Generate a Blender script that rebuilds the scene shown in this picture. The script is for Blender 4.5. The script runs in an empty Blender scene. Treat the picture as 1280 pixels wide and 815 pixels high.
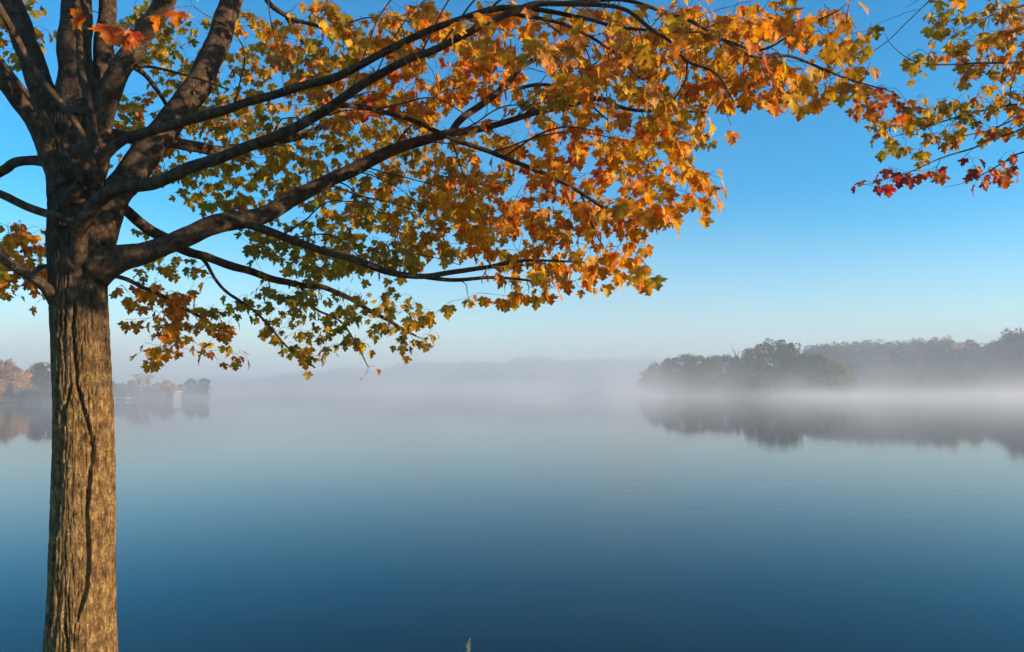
import bpy, math, random
import numpy as np
from mathutils import Vector, Matrix, noise as mn

random.seed(7)
rng = np.random.default_rng(11)
R = math.radians
scene = bpy.context.scene
COL = scene.collection

# ------------------------------------------------------------------ camera, sky, sun, exposure
CAM_Z = 2.1
PITCH = R(4.62)
FPX = 960.0                      # focal length in photograph pixels (1280 wide)
cam_data = bpy.data.cameras.new("camera")
cam_data.lens = 27.0
cam_data.sensor_width = 36.0
cam_data.clip_start = 0.05
cam_data.clip_end = 12000
cam = bpy.data.objects.new("camera", cam_data)
cam.location = (0, 0, CAM_Z)
cam.rotation_euler = (R(90) + PITCH, 0, 0)
COL.objects.link(cam)
scene.camera = cam

SUN_EL, SUN_AZ = R(13.0), R(104.0)      # azimuth measured clockwise from the view direction (+Y)
world = bpy.data.worlds.new("World")
scene.world = world
world.use_nodes = True
wn = world.node_tree
bg = wn.nodes["Background"]
sky = wn.nodes.new("ShaderNodeTexSky")
sky.sky_type = 'NISHITA'
sky.sun_disc = False
sky.sun_elevation = SUN_EL
sky.sun_rotation = SUN_AZ
sky.air_density = 1.0
sky.dust_density = 0.2
sky.ozone_density = 3.0
sat = wn.nodes.new("ShaderNodeHueSaturation")
sat.inputs["Hue"].default_value = 0.494
sat.inputs["Saturation"].default_value = 1.52
wn.links.new(sky.outputs[0], sat.inputs["Color"])
wn.links.new(sat.outputs[0], bg.inputs[0])
bg.inputs[1].default_value = 0.145

sun_data = bpy.data.lights.new("sun", 'SUN')
sun_data.energy = 5.0
sun_data.angle = R(0.5)
sun_data.color = (1.0, 0.77, 0.50)
sun = bpy.data.objects.new("sun", sun_data)
sdir = Vector((math.sin(SUN_AZ) * math.cos(SUN_EL), math.cos(SUN_AZ) * math.cos(SUN_EL), math.sin(SUN_EL)))
sun.rotation_euler = sdir.to_track_quat('Z', 'Y').to_euler()
sun.location = (40, -20, 30)
COL.objects.link(sun)

scene.view_settings.view_transform = 'Standard'
scene.view_settings.look = 'None'
scene.view_settings.exposure = 0.82
scene.view_settings.gamma = 1.0
scene.cycles.max_bounces = 8
scene.cycles.diffuse_bounces = 3
scene.cycles.glossy_bounces = 3
scene.cycles.transmission_bounces = 4
scene.cycles.volume_bounces = 1
scene.cycles.volume_step_rate = 1.0
scene.cycles.volume_max_steps = 256

# ------------------------------------------------------------------ helpers
cp, sp_ = math.cos(PITCH), math.sin(PITCH)


def at(px, py, depth):
    """the point seen at a photograph pixel, DEPTH metres out from the camera"""
    u, v = (px - 640) / FPX, -(py - 407.5) / FPX
    y = cp - sp_ * v
    z = sp_ + cp * v
    k = depth / y
    return np.array((u * k, depth, CAM_Z + z * k))


def proj(p):
    x, y, z = p[..., 0], p[..., 1], p[..., 2] - CAM_Z
    f = y * cp + z * sp_
    u = -y * sp_ + z * cp
    f = np.maximum(f, 1e-3)
    return 640 + FPX * x / f, 407.5 - FPX * u / f, f


def mesh_np(name, verts, faces_flat, loop_tot, smooth=True, color=None, uv=None):
    me = bpy.data.meshes.new(name)
    verts = np.asarray(verts, dtype=np.float32)
    faces_flat = np.asarray(faces_flat, dtype=np.int32)
    loop_tot = np.asarray(loop_tot, dtype=np.int32)
    me.vertices.add(len(verts)); me.vertices.foreach_set("co", verts.ravel())
    me.loops.add(len(faces_flat)); me.loops.foreach_set("vertex_index", faces_flat)
    me.polygons.add(len(loop_tot))
    st = np.concatenate(([0], np.cumsum(loop_tot)[:-1])).astype(np.int32)
    me.polygons.foreach_set("loop_start", st); me.polygons.foreach_set("loop_total", loop_tot)
    me.update(calc_edges=True)
    if smooth:
        me.polygons.foreach_set("use_smooth", np.ones(len(loop_tot), dtype=bool))
    if color is not None:
        a = me.color_attributes.new("tint", 'FLOAT_COLOR', 'POINT')
        c = np.ones((len(verts), 4), dtype=np.float32); c[:, :3] = color
        a.data.foreach_set("color", c.ravel())
    if uv is not None:
        l = me.uv_layers.new(name="uv")
        l.data.foreach_set("uv", np.asarray(uv, dtype=np.float32)[faces_flat].ravel())
    me.validate(verbose=False)
    return me


def add(name, me, mat=None, parent=None, label=None, cat=None, kind=None, group=None, loc=None):
    o = bpy.data.objects.new(name, me)
    COL.objects.link(o)
    if mat is not None and me is not None and not me.materials:
        me.materials.append(mat)
    if parent is not None:
        o.parent = parent
    if loc is not None:
        o.location = loc
    for k, v in (("label", label), ("category", cat), ("kind", kind), ("group", group)):
        if v:
            o[k] = v
    return o


def catmull(P, step):
    """smooth resampling of rows (x, y, z, r)"""
    P = np.asarray(P, float)
    Q = np.vstack((2 * P[0] - P[1], P, 2 * P[-1] - P[-2]))
    out = []
    for i in range(1, len(Q) - 2):
        p0, p1, p2, p3 = Q[i - 1], Q[i], Q[i + 1], Q[i + 2]
        n = max(2, int(np.linalg.norm((p2 - p1)[:3]) / step))
        t = np.linspace(0, 1, n, endpoint=False)[:, None]
        out.append(0.5 * ((2 * p1) + (-p0 + p2) * t + (2 * p0 - 5 * p1 + 4 * p2 - p3) * t * t + (-p0 + 3 * p1 - 3 * p2 + p3) * t ** 3))
    out.append(P[-1:])
    S = np.vstack(out)
    S[:, 3] = np.maximum(S[:, 3], 0.0008)
    return S


def tube(S, sides, rough=0.0, seed=0.0, cap=True):
    """verts and quads of a tube along rows (x,y,z,r) using parallel transport"""
    n = len(S)
    T = np.gradient(S[:, :3], axis=0)
    T /= np.linalg.norm(T, axis=1)[:, None] + 1e-12
    a = np.array((0, 0, 1.0)) if abs(T[0, 2]) < 0.9 else np.array((1.0, 0, 0))
    N = np.zeros((n, 3)); v = np.cross(T[0], a); v /= np.linalg.norm(v); N[0] = v
    for i in range(1, n):
        v = N[i - 1] - T[i] * np.dot(N[i - 1], T[i]); N[i] = v / (np.linalg.norm(v) + 1e-12)
    B = np.cross(T, N)
    th = np.linspace(0, 2 * math.pi, sides, endpoint=False)
    rr = S[:, 3][:, None] * np.ones(sides)
    dirs = N[:, None, :] * np.cos(th)[None, :, None] + B[:, None, :] * np.sin(th)[None, :, None]
    if rough > 0:
        P0 = S[:, None, :3] + dirs * rr[..., None]
        for i in range(n):
            for j in range(sides):
                p = P0[i, j]
                q = Vector((p[0] * 9 + seed, p[1] * 9, p[2] * 9))
                q2 = q * 4.1
                rr[i, j] *= 1 + rough * (mn.noise(q) + 0.5 * mn.noise(q2))
    V = (S[:, None, :3] + dirs * rr[..., None]).reshape(-1, 3)
    i = np.arange(n - 1)[:, None] * sides; j = np.arange(sides)[None, :]; k = (j + 1) % sides
    F = np.stack((i + j, i + k, i + sides + k, i + sides + j), axis=-1).reshape(-1)
    tot = [4] * ((n - 1) * sides)
    F = list(F)
    if cap:
        F += list(range(sides))[::-1] + list(range((n - 1) * sides, n * sides)); tot += [sides, sides]
    return V, F, tot


def joined(name, parts, mat_color=None):
    V, F, L, off = [], [], [], 0
    for v, f, l in parts:
        V.append(v); F.append(np.asarray(f) + off); L.append(np.asarray(l)); off += len(v)
    return mesh_np(name, np.vstack(V), np.concatenate(F), np.concatenate(L))


# ------------------------------------------------------------------ materials
def new_mat(name):
    m = bpy.data.materials.new(name); m.use_nodes = True
    nt = m.node_tree
    return m, nt, nt.nodes["Principled BSDF"], nt.nodes["Material Output"]


def node(nt, t, **kw):
    n = nt.nodes.new(t)
    for k, v in kw.items():
        setattr(n, k, v)
    return n


def ramp(nt, stops):
    r = node(nt, "ShaderNodeValToRGB")
    e = r.color_ramp.elements
    e[0].position, e[0].color = stops[0][0], (*stops[0][1], 1)
    e[1].position, e[1].color = stops[-1][0], (*stops[-1][1], 1)
    for p, c in stops[1:-1]:
        x = e.new(p); x.color = (*c, 1)
    return r


def bark_material(name, stretch, dark, mid, light, bump_d=0.012, scale=14, upper=None):
    m, nt, bs, out = new_mat(name)
    tc = node(nt, "ShaderNodeTexCoord")
    mp = node(nt, "ShaderNodeMapping"); mp.inputs["Scale"].default_value = (1, 1, stretch)
    nt.links.new(tc.outputs["Object"], mp.inputs[0])
    n1 = node(nt, "ShaderNodeTexNoise"); n1.inputs["Scale"].default_value = scale; n1.inputs["Detail"].default_value = 9; n1.inputs["Roughness"].default_value = 0.68
    n2 = node(nt, "ShaderNodeTexNoise"); n2.inputs["Scale"].default_value = scale * 5; n2.inputs["Detail"].default_value = 6
    n3 = node(nt, "ShaderNodeTexNoise"); n3.inputs["Scale"].default_value = 5; n3.inputs["Detail"].default_value = 5
    nt.links.new(mp.outputs[0], n1.inputs[0]); nt.links.new(mp.outputs[0], n2.inputs[0]); nt.links.new(tc.outputs["Object"], n3.inputs[0])
    cr = ramp(nt, [(0.32, dark), (0.5, mid), (0.68, light)])
    nt.links.new(n1.outputs[0], cr.inputs[0])
    lich = ramp(nt, [(0.56, (0, 0, 0)), (0.66, (1, 1, 1))])
    nt.links.new(n3.outputs[0], lich.inputs[0])
    sp = ramp(nt, [(0.5, (0, 0, 0)), (0.62, (1, 1, 1))]); nt.links.new(n2.outputs[0], sp.inputs[0])
    mul = node(nt, "ShaderNodeMath", operation='MULTIPLY'); nt.links.new(lich.outputs[0], mul.inputs[0]); nt.links.new(sp.outputs[0], mul.inputs[1])
    mix = node(nt, "ShaderNodeMix", data_type='RGBA')
    nt.links.new(mul.outputs[0], mix.inputs[0]); nt.links.new(cr.outputs[0], mix.inputs[6]); mix.inputs[7].default_value = (light[0] * 1.25, light[1] * 1.4, light[2] * 1.6, 1)
    fin = mix.outputs[2]
    if upper:  # upper trunk blends to limb bark; canopy shade painted into this darker tone
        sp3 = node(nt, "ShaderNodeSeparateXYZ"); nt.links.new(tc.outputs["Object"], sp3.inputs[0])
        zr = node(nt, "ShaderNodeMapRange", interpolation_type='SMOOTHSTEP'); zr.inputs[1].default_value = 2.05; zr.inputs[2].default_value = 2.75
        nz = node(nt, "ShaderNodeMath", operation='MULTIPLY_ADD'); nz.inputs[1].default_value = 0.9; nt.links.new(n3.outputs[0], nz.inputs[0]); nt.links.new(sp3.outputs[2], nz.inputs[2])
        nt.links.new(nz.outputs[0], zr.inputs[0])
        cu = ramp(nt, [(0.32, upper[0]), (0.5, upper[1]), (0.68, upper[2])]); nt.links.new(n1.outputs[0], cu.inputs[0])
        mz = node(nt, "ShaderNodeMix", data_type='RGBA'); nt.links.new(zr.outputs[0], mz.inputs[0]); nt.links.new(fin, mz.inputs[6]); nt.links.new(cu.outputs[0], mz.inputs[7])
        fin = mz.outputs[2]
    nt.links.new(fin, bs.inputs["Base Color"])
    bs.inputs["Roughness"].default_value = 0.88
    bs.inputs["Specular IOR Level"].default_value = 0.25
    vo = node(nt, "ShaderNodeTexVoronoi", feature='DISTANCE_TO_EDGE'); vo.inputs["Scale"].default_value = scale * 1.1
    wv = node(nt, "ShaderNodeVectorMath", operation='MULTIPLY_ADD'); wv.inputs[1].default_value = (0.05, 0.05, 0.05)
    nt.links.new(n2.outputs["Color"], wv.inputs[0]); nt.links.new(mp.outputs[0], wv.inputs[2]); nt.links.new(wv.outputs[0], vo.inputs[0])
    ve = node(nt, "ShaderNodeMapRange"); ve.inputs[1].default_value = 0.0; ve.inputs[2].default_value = 0.12; ve.inputs[3].default_value = 0.0; ve.inputs[4].default_value = 0.45; nt.links.new(vo.outputs["Distance"], ve.inputs[0])
    a0 = node(nt, "ShaderNodeMath", operation='ADD'); nt.links.new(n1.outputs[0], a0.inputs[0]); nt.links.new(ve.outputs[0], a0.inputs[1])
    ad = node(nt, "ShaderNodeMath", operation='ADD'); nt.links.new(a0.outputs[0], ad.inputs[0])
    m2 = node(nt, "ShaderNodeMath", operation='MULTIPLY'); m2.inputs[1].default_value = 0.35; nt.links.new(n2.outputs[0], m2.inputs[0]); nt.links.new(m2.outputs[0], ad.inputs[1])
    bp = node(nt, "ShaderNodeBump"); bp.inputs["Strength"].default_value = 0.9; bp.inputs["Distance"].default_value = bump_d
    nt.links.new(ad.outputs[0], bp.inputs["Height"]); nt.links.new(bp.outputs[0], bs.inputs["Normal"])
    return m


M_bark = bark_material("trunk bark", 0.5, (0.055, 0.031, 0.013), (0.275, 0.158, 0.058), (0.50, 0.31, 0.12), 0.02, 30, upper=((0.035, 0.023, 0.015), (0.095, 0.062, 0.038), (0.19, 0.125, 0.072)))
M_limb = bark_material("limb bark", 0.8, (0.032, 0.020, 0.012), (0.095, 0.059, 0.035), (0.19, 0.12, 0.065), 0.012, 26)
M_twig, _nt, _bs, _o = new_mat("twig bark"); _bs.inputs["Base Color"].default_value = (0.07, 0.045, 0.033, 1); _bs.inputs["Roughness"].default_value = 0.75


def leaf_material(name, from_object):
    m, nt, bs, out = new_mat(name)
    if from_object:
        src = node(nt, "ShaderNodeObjectInfo").outputs["Color"]
    else:
        a = node(nt, "ShaderNodeVertexColor"); a.layer_name = "tint"; src = a.outputs["Color"]
    geo = node(nt, "ShaderNodeNewGeometry")
    n1 = node(nt, "ShaderNodeTexNoise"); n1.inputs["Scale"].default_value = 28; n1.inputs["Detail"].default_value = 4
    nt.links.new(geo.outputs["Position"], n1.inputs[0])
    hsv = node(nt, "ShaderNodeHueSaturation")
    mr = node(nt, "ShaderNodeMapRange"); mr.inputs[1].default_value = 0.3; mr.inputs[2].default_value = 0.7; mr.inputs[3].default_value = 0.47; mr.inputs[4].default_value = 0.535
    mv = node(nt, "ShaderNodeMapRange"); mv.inputs[1].default_value = 0.35; mv.inputs[2].default_value = 0.65; mv.inputs[3].default_value = 0.72; mv.inputs[4].default_value = 1.2
    nt.links.new(n1.outputs[0], mr.inputs[0]); nt.links.new(n1.outputs[0], mv.inputs[0])
    nt.links.new(mr.outputs[0], hsv.inputs["Hue"]); nt.links.new(mv.outputs[0], hsv.inputs["Value"]); nt.links.new(src, hsv.inputs["Color"])
    # veins from the leaf's own coordinates: rays out of the blade's base
    uv = node(nt, "ShaderNodeUVMap"); uv.uv_map = "uv"
    sep = node(nt, "ShaderNodeSeparateXYZ"); nt.links.new(uv.outputs[0], sep.inputs[0])
    ab = node(nt, "ShaderNodeMath", operation='ABSOLUTE'); nt.links.new(sep.outputs[0], ab.inputs[0])
    an = node(nt, "ShaderNodeMath", operation='ARCTAN2'); nt.links.new(ab.outputs[0], an.inputs[0]); nt.links.new(sep.outputs[1], an.inputs[1])
    sc = node(nt, "ShaderNodeMath", operation='MULTIPLY'); sc.inputs[1].default_value = 3.0 * 2; nt.links.new(an.outputs[0], sc.inputs[0])
    co = node(nt, "ShaderNodeMath", operation='COSINE'); nt.links.new(sc.outputs[0], co.inputs[0])
    pw = node(nt, "ShaderNodeMapRange"); pw.inputs[1].default_value = 0.93; pw.inputs[2].default_value = 1.0; pw.inputs[3].default_value = 1.0; pw.inputs[4].default_value = 1.35
    nt.links.new(co.outputs[0], pw.inputs[0])
    vm = node(nt, "ShaderNodeVectorMath", operation='SCALE'); nt.links.new(hsv.outputs[0], vm.inputs[0]); nt.links.new(pw.outputs[0], vm.inputs["Scale"])
    nt.links.new(vm.outputs[0], bs.inputs["Base Color"])
    bs.inputs["Roughness"].default_value = 0.5
    bs.inputs["Specular IOR Level"].default_value = 0.35
    tr = node(nt, "ShaderNodeBsdfTranslucent")
    gm = node(nt, "ShaderNodeGamma"); gm.inputs[1].default_value = 0.85
    nt.links.new(vm.outputs[0], gm.inputs[0]); nt.links.new(gm.outputs[0], tr.inputs[0])
    mx = node(nt, "ShaderNodeMixShader"); mx.inputs[0].default_value = 0.5
    nt.links.new(bs.outputs[0], mx.inputs[1]); nt.links.new(tr.outputs[0], mx.inputs[2]); nt.links.new(mx.outputs[0], out.inputs[0])
    return m


M_leaf_o = leaf_material("maple leaf single", True)
M_leaf_v = leaf_material("maple leaf massed", False)

# ------------------------------------------------------------------ ground, water
SH_X = np.array([-3000, -400, -60, 0, 60, 140, 230, 262, 272, 480, 810, 815, 1060, 1064, 1280, 1700, 3000])
SH_D = np.array([190, 190, 196, 198, 204, 238, 262, 300, 1060, 1060, 1080, 250, 252, 305, 300, 300, 300.])   # far shore, metres out


LEFT = 0.55                       # the left shore lies nearer than the right one
SH_D[:8] *= LEFT


def shore(px):
    return np.interp(px, SH_X, SH_D)


def far_h(px, dep):
    """height of the far land"""
    d = dep - shore(px)
    base = np.clip(d * 0.12, -1.6, 0.9)
    hill_far = np.interp(px, [200, 300, 480, 560, 700, 810, 900, 1100], [0, 6, 26, 33, 38, 39, 36, 32]) * np.clip((dep - 1060) / 180, 0, 1)
    hill_r = np.interp(px, [980, 1060, 1150, 1280, 1700], [0, 5, 8, 11, 14]) * np.clip((dep - 310) / 70, 0, 1)
    return base + np.maximum(hill_far, hill_r) * (d > 0)


NA = 720
rad = np.concatenate((np.linspace(0.3, 9, 30), np.geomspace(9.5, 150, 20), np.linspace(160, 460, 76), np.linspace(475, 1040, 20), np.linspace(1055, 1300, 20), [1500, 2500, 4500]))
az = np.linspace(-math.pi, math.pi, NA, endpoint=False)
A, D = np.meshgrid(az, rad, indexing='ij')
X, Y = D * np.sin(A), D * np.cos(A)
ca = np.cos(A)
front = ca > 0.12
px_ = np.where(front, 640 + FPX * np.sin(A) / np.maximum(ca, 0.12), np.where(A > 0, 3000, -3000))
dep_ = np.where(front, Y, D)
wob = 0.35 * np.sin(X * 0.35 + 1) + 0.15 * np.sin(X * 1.3)
yb = np.where(np.abs(X) < 40, Y, Y)
near = np.interp(Y + wob * 0.3 - 0.0006 * X ** 2 * 0, [-3000, -30, 3.6, 4.6, 5.35, 6.3, 9, 15], [6, 0.9, 0.42, 0.36, 0.05, -0.35, -1.0, -1.6])
near = near + 0.03 * np.sin(X * 2.1 + Y * 1.7) * (Y < 4)
Zg = np.where((Y < 60) & (D < 150), near, np.where(front & (Y > 60), far_h(px_, dep_), np.where(Y < 0, near, -1.6)))
Zg = np.where((Y >= 0) & (Y < 60) & (D >= 150), np.clip((D - 220) * 0.06, -1.6, 3), Zg)
V = np.stack((X, Y, Zg), -1).reshape(-1, 3)
nr = len(rad)
V = np.vstack((V, [[0, 0, 0.62]]))
ii = np.arange(NA)[:, None]; jj = np.arange(nr - 1)[None, :]; i2 = (ii + 1) % NA
F = np.stack((ii * nr + jj, ii * nr + jj + 1, i2 * nr + jj + 1, i2 * nr + jj), -1).reshape(-1)
Ft = np.stack((np.full(NA, NA * nr), np.arange(NA) * nr, ((np.arange(NA) + 1) % NA) * nr), -1)
me = mesh_np("ground", V, np.concatenate((F, Ft.ravel())), [4] * (NA * (nr - 1)) + [3] * NA)
M_ground, nt, bs, out = new_mat("grassy soil")
tc = node(nt, "ShaderNodeTexCoord"); n1 = node(nt, "ShaderNodeTexNoise"); n1.inputs["Scale"].default_value = 1.2; n1.inputs["Detail"].default_value = 8
nt.links.new(tc.outputs["Object"], n1.inputs[0])
cr = ramp(nt, [(0.35, (0.05, 0.06, 0.022)), (0.55, (0.085, 0.085, 0.035)), (0.7, (0.12, 0.095, 0.055))])
nt.links.new(n1.outputs[0], cr.inputs[0]); nt.links.new(cr.outputs[0], bs.inputs["Base Color"]); bs.inputs["Roughness"].default_value = 0.95
bp = node(nt, "ShaderNodeBump"); bp.inputs["Distance"].default_value = 0.1; nt.links.new(n1.outputs[0], bp.inputs["Height"]); nt.links.new(bp.outputs[0], bs.inputs["Normal"])
add("ground", me, M_ground, kind="structure")

me = mesh_np("lake", [(-4400, 4.0, 0), (4400, 4.0, 0), (4400, 1500, 0), (-4400, 1500, 0)], [0, 1, 2, 3], [4], smooth=False)
M_water, nt, bs, out = new_mat("lake water")
bs.inputs["Base Color"].default_value = (0.002, 0.007, 0.013, 1)
bs.inputs["Roughness"].default_value = 0.03
bs.inputs["IOR"].default_value = 1.333
bs.inputs["Specular IOR Level"].default_value = 0.22
geo = node(nt, "ShaderNodeNewGeometry")
mp = node(nt, "ShaderNodeMapping"); mp.inputs["Scale"].default_value = (0.55, 1.0, 1.0); nt.links.new(geo.outputs["Position"], mp.inputs[0])
w1 = node(nt, "ShaderNodeTexNoise"); w1.inputs["Scale"].default_value = 1.6; w1.inputs["Detail"].default_value = 5; w1.inputs["Roughness"].default_value = 0.55
w2 = node(nt, "ShaderNodeTexNoise"); w2.inputs["Scale"].default_value = 0.05; w2.inputs["Detail"].default_value = 3
nt.links.new(mp.outputs[0], w1.inputs[0]); nt.links.new(mp.outputs[0], w2.inputs[0])
mr = node(nt, "ShaderNodeMapRange"); mr.inputs[1].default_value = 0.45; mr.inputs[2].default_value = 0.7; mr.inputs[3].default_value = 0.25; mr.inputs[4].default_value = 1.0
nt.links.new(w2.outputs[0], mr.inputs[0])
mu = node(nt, "ShaderNodeMath", operation='MULTIPLY'); nt.links.new(w1.outputs[0], mu.inputs[0]); nt.links.new(mr.outputs[0], mu.inputs[1])
bp = node(nt, "ShaderNodeBump"); bp.inputs["Strength"].default_value = 0.3; bp.inputs["Distance"].default_value = 0.02
nt.links.new(mu.outputs[0], bp.inputs["Height"]); nt.links.new(bp.outputs[0], bs.inputs["Normal"])
add("lake", me, M_water, kind="structure")

# ------------------------------------------------------------------ the air: even haze, and mist lying on the lake
def box_mesh(name, lo, hi):
    (a, b, c), (d, e, f) = lo, hi
    v = [(a, b, c), (d, b, c), (d, e, c), (a, e, c), (a, b, f), (d, b, f), (d, e, f), (a, e, f)]
    fc = [0, 3, 2, 1, 4, 5, 6, 7, 0, 1, 5, 4, 1, 2, 6, 5, 2, 3, 7, 6, 3, 0, 4, 7]
    return mesh_np(name, v, fc, [4] * 6, smooth=False)


def volume_material(name, density, color, aniso=0.0, tex=None):
    m, nt, bs, out = new_mat(name)
    nt.nodes.remove(bs)
    pv = node(nt, "ShaderNodeVolumePrincipled")
    pv.inputs["Color"].default_value = (*color, 1); pv.inputs["Density"].default_value = density; pv.inputs["Anisotropy"].default_value = aniso
    nt.links.new(pv.outputs[0], out.inputs["Volume"])
    if tex:
        tex(nt, pv)
    return m


HAZE_D = 0.0008
add("haze", box_mesh("haze", (-4600, -4600, -3), (4600, 4600, 66)), volume_material("haze", HAZE_D, (0.78, 0.90, 1.0), 0.0), kind="stuff")


def mist_tex(dens, hfall, x0, x1, scale, lo, hi, y0=60, y1=140, zs=1.6, xmin=0.0):
    def f(nt, pv):
        geo = node(nt, "ShaderNodeNewGeometry")
        sep = node(nt, "ShaderNodeSeparateXYZ"); nt.links.new(geo.outputs["Position"], sep.inputs[0])
        mp = node(nt, "ShaderNodeMapping"); mp.inputs["Scale"].default_value = (1, 0.35, zs); nt.links.new(geo.outputs["Position"], mp.inputs[0])
        n1 = node(nt, "ShaderNodeTexNoise"); n1.inputs["Scale"].default_value = scale; n1.inputs["Detail"].default_value = 5; n1.inputs["Roughness"].default_value = 0.6; nt.links.new(mp.outputs[0], n1.inputs[0])
        r = node(nt, "ShaderNodeMapRange", interpolation_type='SMOOTHSTEP'); r.inputs[1].default_value = lo; r.inputs[2].default_value = hi; nt.links.new(n1.outputs[0], r.inputs[0])
        e = node(nt, "ShaderNodeMath", operation='MULTIPLY'); e.inputs[1].default_value = -1.0 / hfall; nt.links.new(sep.outputs[2], e.inputs[0])
        ex = node(nt, "ShaderNodeMath", operation='EXPONENT'); nt.links.new(e.outputs[0], ex.inputs[0])
        a = node(nt, "ShaderNodeMath", operation='MULTIPLY'); nt.links.new(r.outputs[0], a.inputs[0]); nt.links.new(ex.outputs[0], a.inputs[1])
        xr = node(nt, "ShaderNodeMapRange", interpolation_type='SMOOTHSTEP'); xr.inputs[1].default_value = x0; xr.inputs[2].default_value = x1; xr.inputs[3].default_value = xmin; nt.links.new(sep.outputs[0], xr.inputs[0])
        b = node(nt, "ShaderNodeMath", operation='MULTIPLY'); nt.links.new(a.outputs[0], b.inputs[0]); nt.links.new(xr.outputs[0], b.inputs[1])
        yr = node(nt, "ShaderNodeMapRange", interpolation_type='SMOOTHSTEP'); yr.inputs[1].default_value = y0; yr.inputs[2].default_value = y1; nt.links.new(sep.outputs[1], yr.inputs[0])
        c = node(nt, "ShaderNodeMath", operation='MULTIPLY'); nt.links.new(b.outputs[0], c.inputs[0]); nt.links.new(yr.outputs[0], c.inputs[1])
        d = node(nt, "ShaderNodeMath", operation='MULTIPLY'); d.inputs[1].default_value = dens; nt.links.new(c.outputs[0], d.inputs[0])
        nt.links.new(d.outputs[0], pv.inputs["Density"])
    return f


add("mist", box_mesh("mist", (-2600, 266, 0.02), (2600, 1450, 62)), volume_material("pale morning mist", 0.0011, (0.76, 0.88, 1.0), 0.0), kind="stuff")
MIST = True
if MIST:
    mm = volume_material("low mist", 0.01, (0.97, 0.97, 0.98), 0.2, mist_tex(0.036, 2.6, -260, 110, 0.040, 0.38, 0.72, 6, 120, xmin=0.5))
    mm.cycles.volume_step_rate = 0.25 if hasattr(mm.cycles, "volume_step_rate") else 1
    add("mist", box_mesh("mist", (-500, 9, 0.01), (700, 800, 22)), mm, kind="stuff")
    m2 = volume_material("rising mist", 0.01, (0.95, 0.97, 1.0), 0.2, mist_tex(0.0062, 18.0, -260, 190, 0.016, 0.48, 0.74, 45, 130, 0.7, xmin=0.6))
    add("mist", box_mesh("mist", (-420, 45, 0.03), (620, 500, 64)), m2, kind="stuff")

# ------------------------------------------------------------------ distant trees
def foliage_material(name):
    m, nt, bs, out = new_mat(name)
    oi = node(nt, "ShaderNodeObjectInfo")
    geo = node(nt, "ShaderNodeNewGeometry")
    n1 = node(nt, "ShaderNodeTexNoise"); n1.inputs["Scale"].default_value = 0.35; n1.inputs["Detail"].default_value = 4; nt.links.new(geo.outputs["Position"], n1.inputs[0])
    mv = node(nt, "ShaderNodeMapRange"); mv.inputs[1].default_value = 0.3; mv.inputs[2].default_value = 0.7; mv.inputs[3].default_value = 0.55; mv.inputs[4].default_value = 1.5
    nt.links.new(n1.outputs[0], mv.inputs[0])
    hsv = node(nt, "ShaderNodeHueSaturation"); nt.links.new(mv.outputs[0], hsv.inputs["Value"]); nt.links.new(oi.outputs["Color"], hsv.inputs["Color"])
    nt.links.new(hsv.outputs[0], bs.inputs["Base Color"]); bs.inputs["Roughness"].default_value = 0.8; bs.inputs["Specular IOR Level"].default_value = 0.15
    tr = node(nt, "ShaderNodeBsdfTranslucent"); nt.links.new(hsv.outputs[0], tr.inputs[0])
    mx = node(nt, "ShaderNodeMixShader"); mx.inputs[0].default_value = 0.25
    nt.links.new(bs.outputs[0], mx.inputs[1]); nt.links.new(tr.outputs[0], mx.inputs[2]); nt.links.new(mx.outputs[0], out.inputs[0])
    return m


M_far = foliage_material("distant foliage")


def quads_at(P, size, r):
    """small bent leaf sprays at points"""
    n = len(P)
    a = r.normal(size=(n, 3)); a /= np.linalg.norm(a, axis=1)[:, None]
    b = np.cross(a, r.normal(size=(n, 3))); b /= np.linalg.norm(b, axis=1)[:, None]
    s = (size * r.uniform(0.5, 1.3, n))[:, None]
    c = np.cross(a, b)
    k = r.uniform(0.2, 0.7, (n, 1))
    V = np.stack((P - a * s, P + b * s * k + c * s * 0.25, P + a * s, P - b * s * k + c * s * 0.25), 1).reshape(-1, 3)
    return V, np.arange(4 * n), np.full(n, 4)


def crown_mesh(name, seed, n, nb, low=0.12, leaf=0.035, slim=1.0, sparse=0.0):
    """a crown in unit height (1 = tree height), radius about 0.36"""
    r = np.random.default_rng(seed)
    th = r.uniform(0, 2 * math.pi, nb); z = r.uniform(low, 0.9, nb)
    env = np.interp(z, [0, 0.12, 0.45, 0.75, 0.92, 1.0], [0.34, 0.38, 0.40, 0.31, 0.17, 0.02]) * slim
    rr = env * np.sqrt(r.uniform(0.15, 1.0, nb))
    C = np.stack((rr * np.cos(th), rr * np.sin(th), z), -1)
    br = r.uniform(0.07, 0.15, nb) * (1 - 0.35 * sparse)
    idx = r.integers(0, nb, n)
    d = r.normal(size=(n, 3)); d /= np.linalg.norm(d, axis=1)[:, None]
    P = C[idx] + d * (br[idx] * r.uniform(0.55, 1.08, n))[:, None] * np.array((1, 1, 0.8))
    P = P[P[:, 2] > 0.01]
    V, F, L = quads_at(P, leaf, r)
    return mesh_np(name, V, F, L, smooth=False), C


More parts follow.
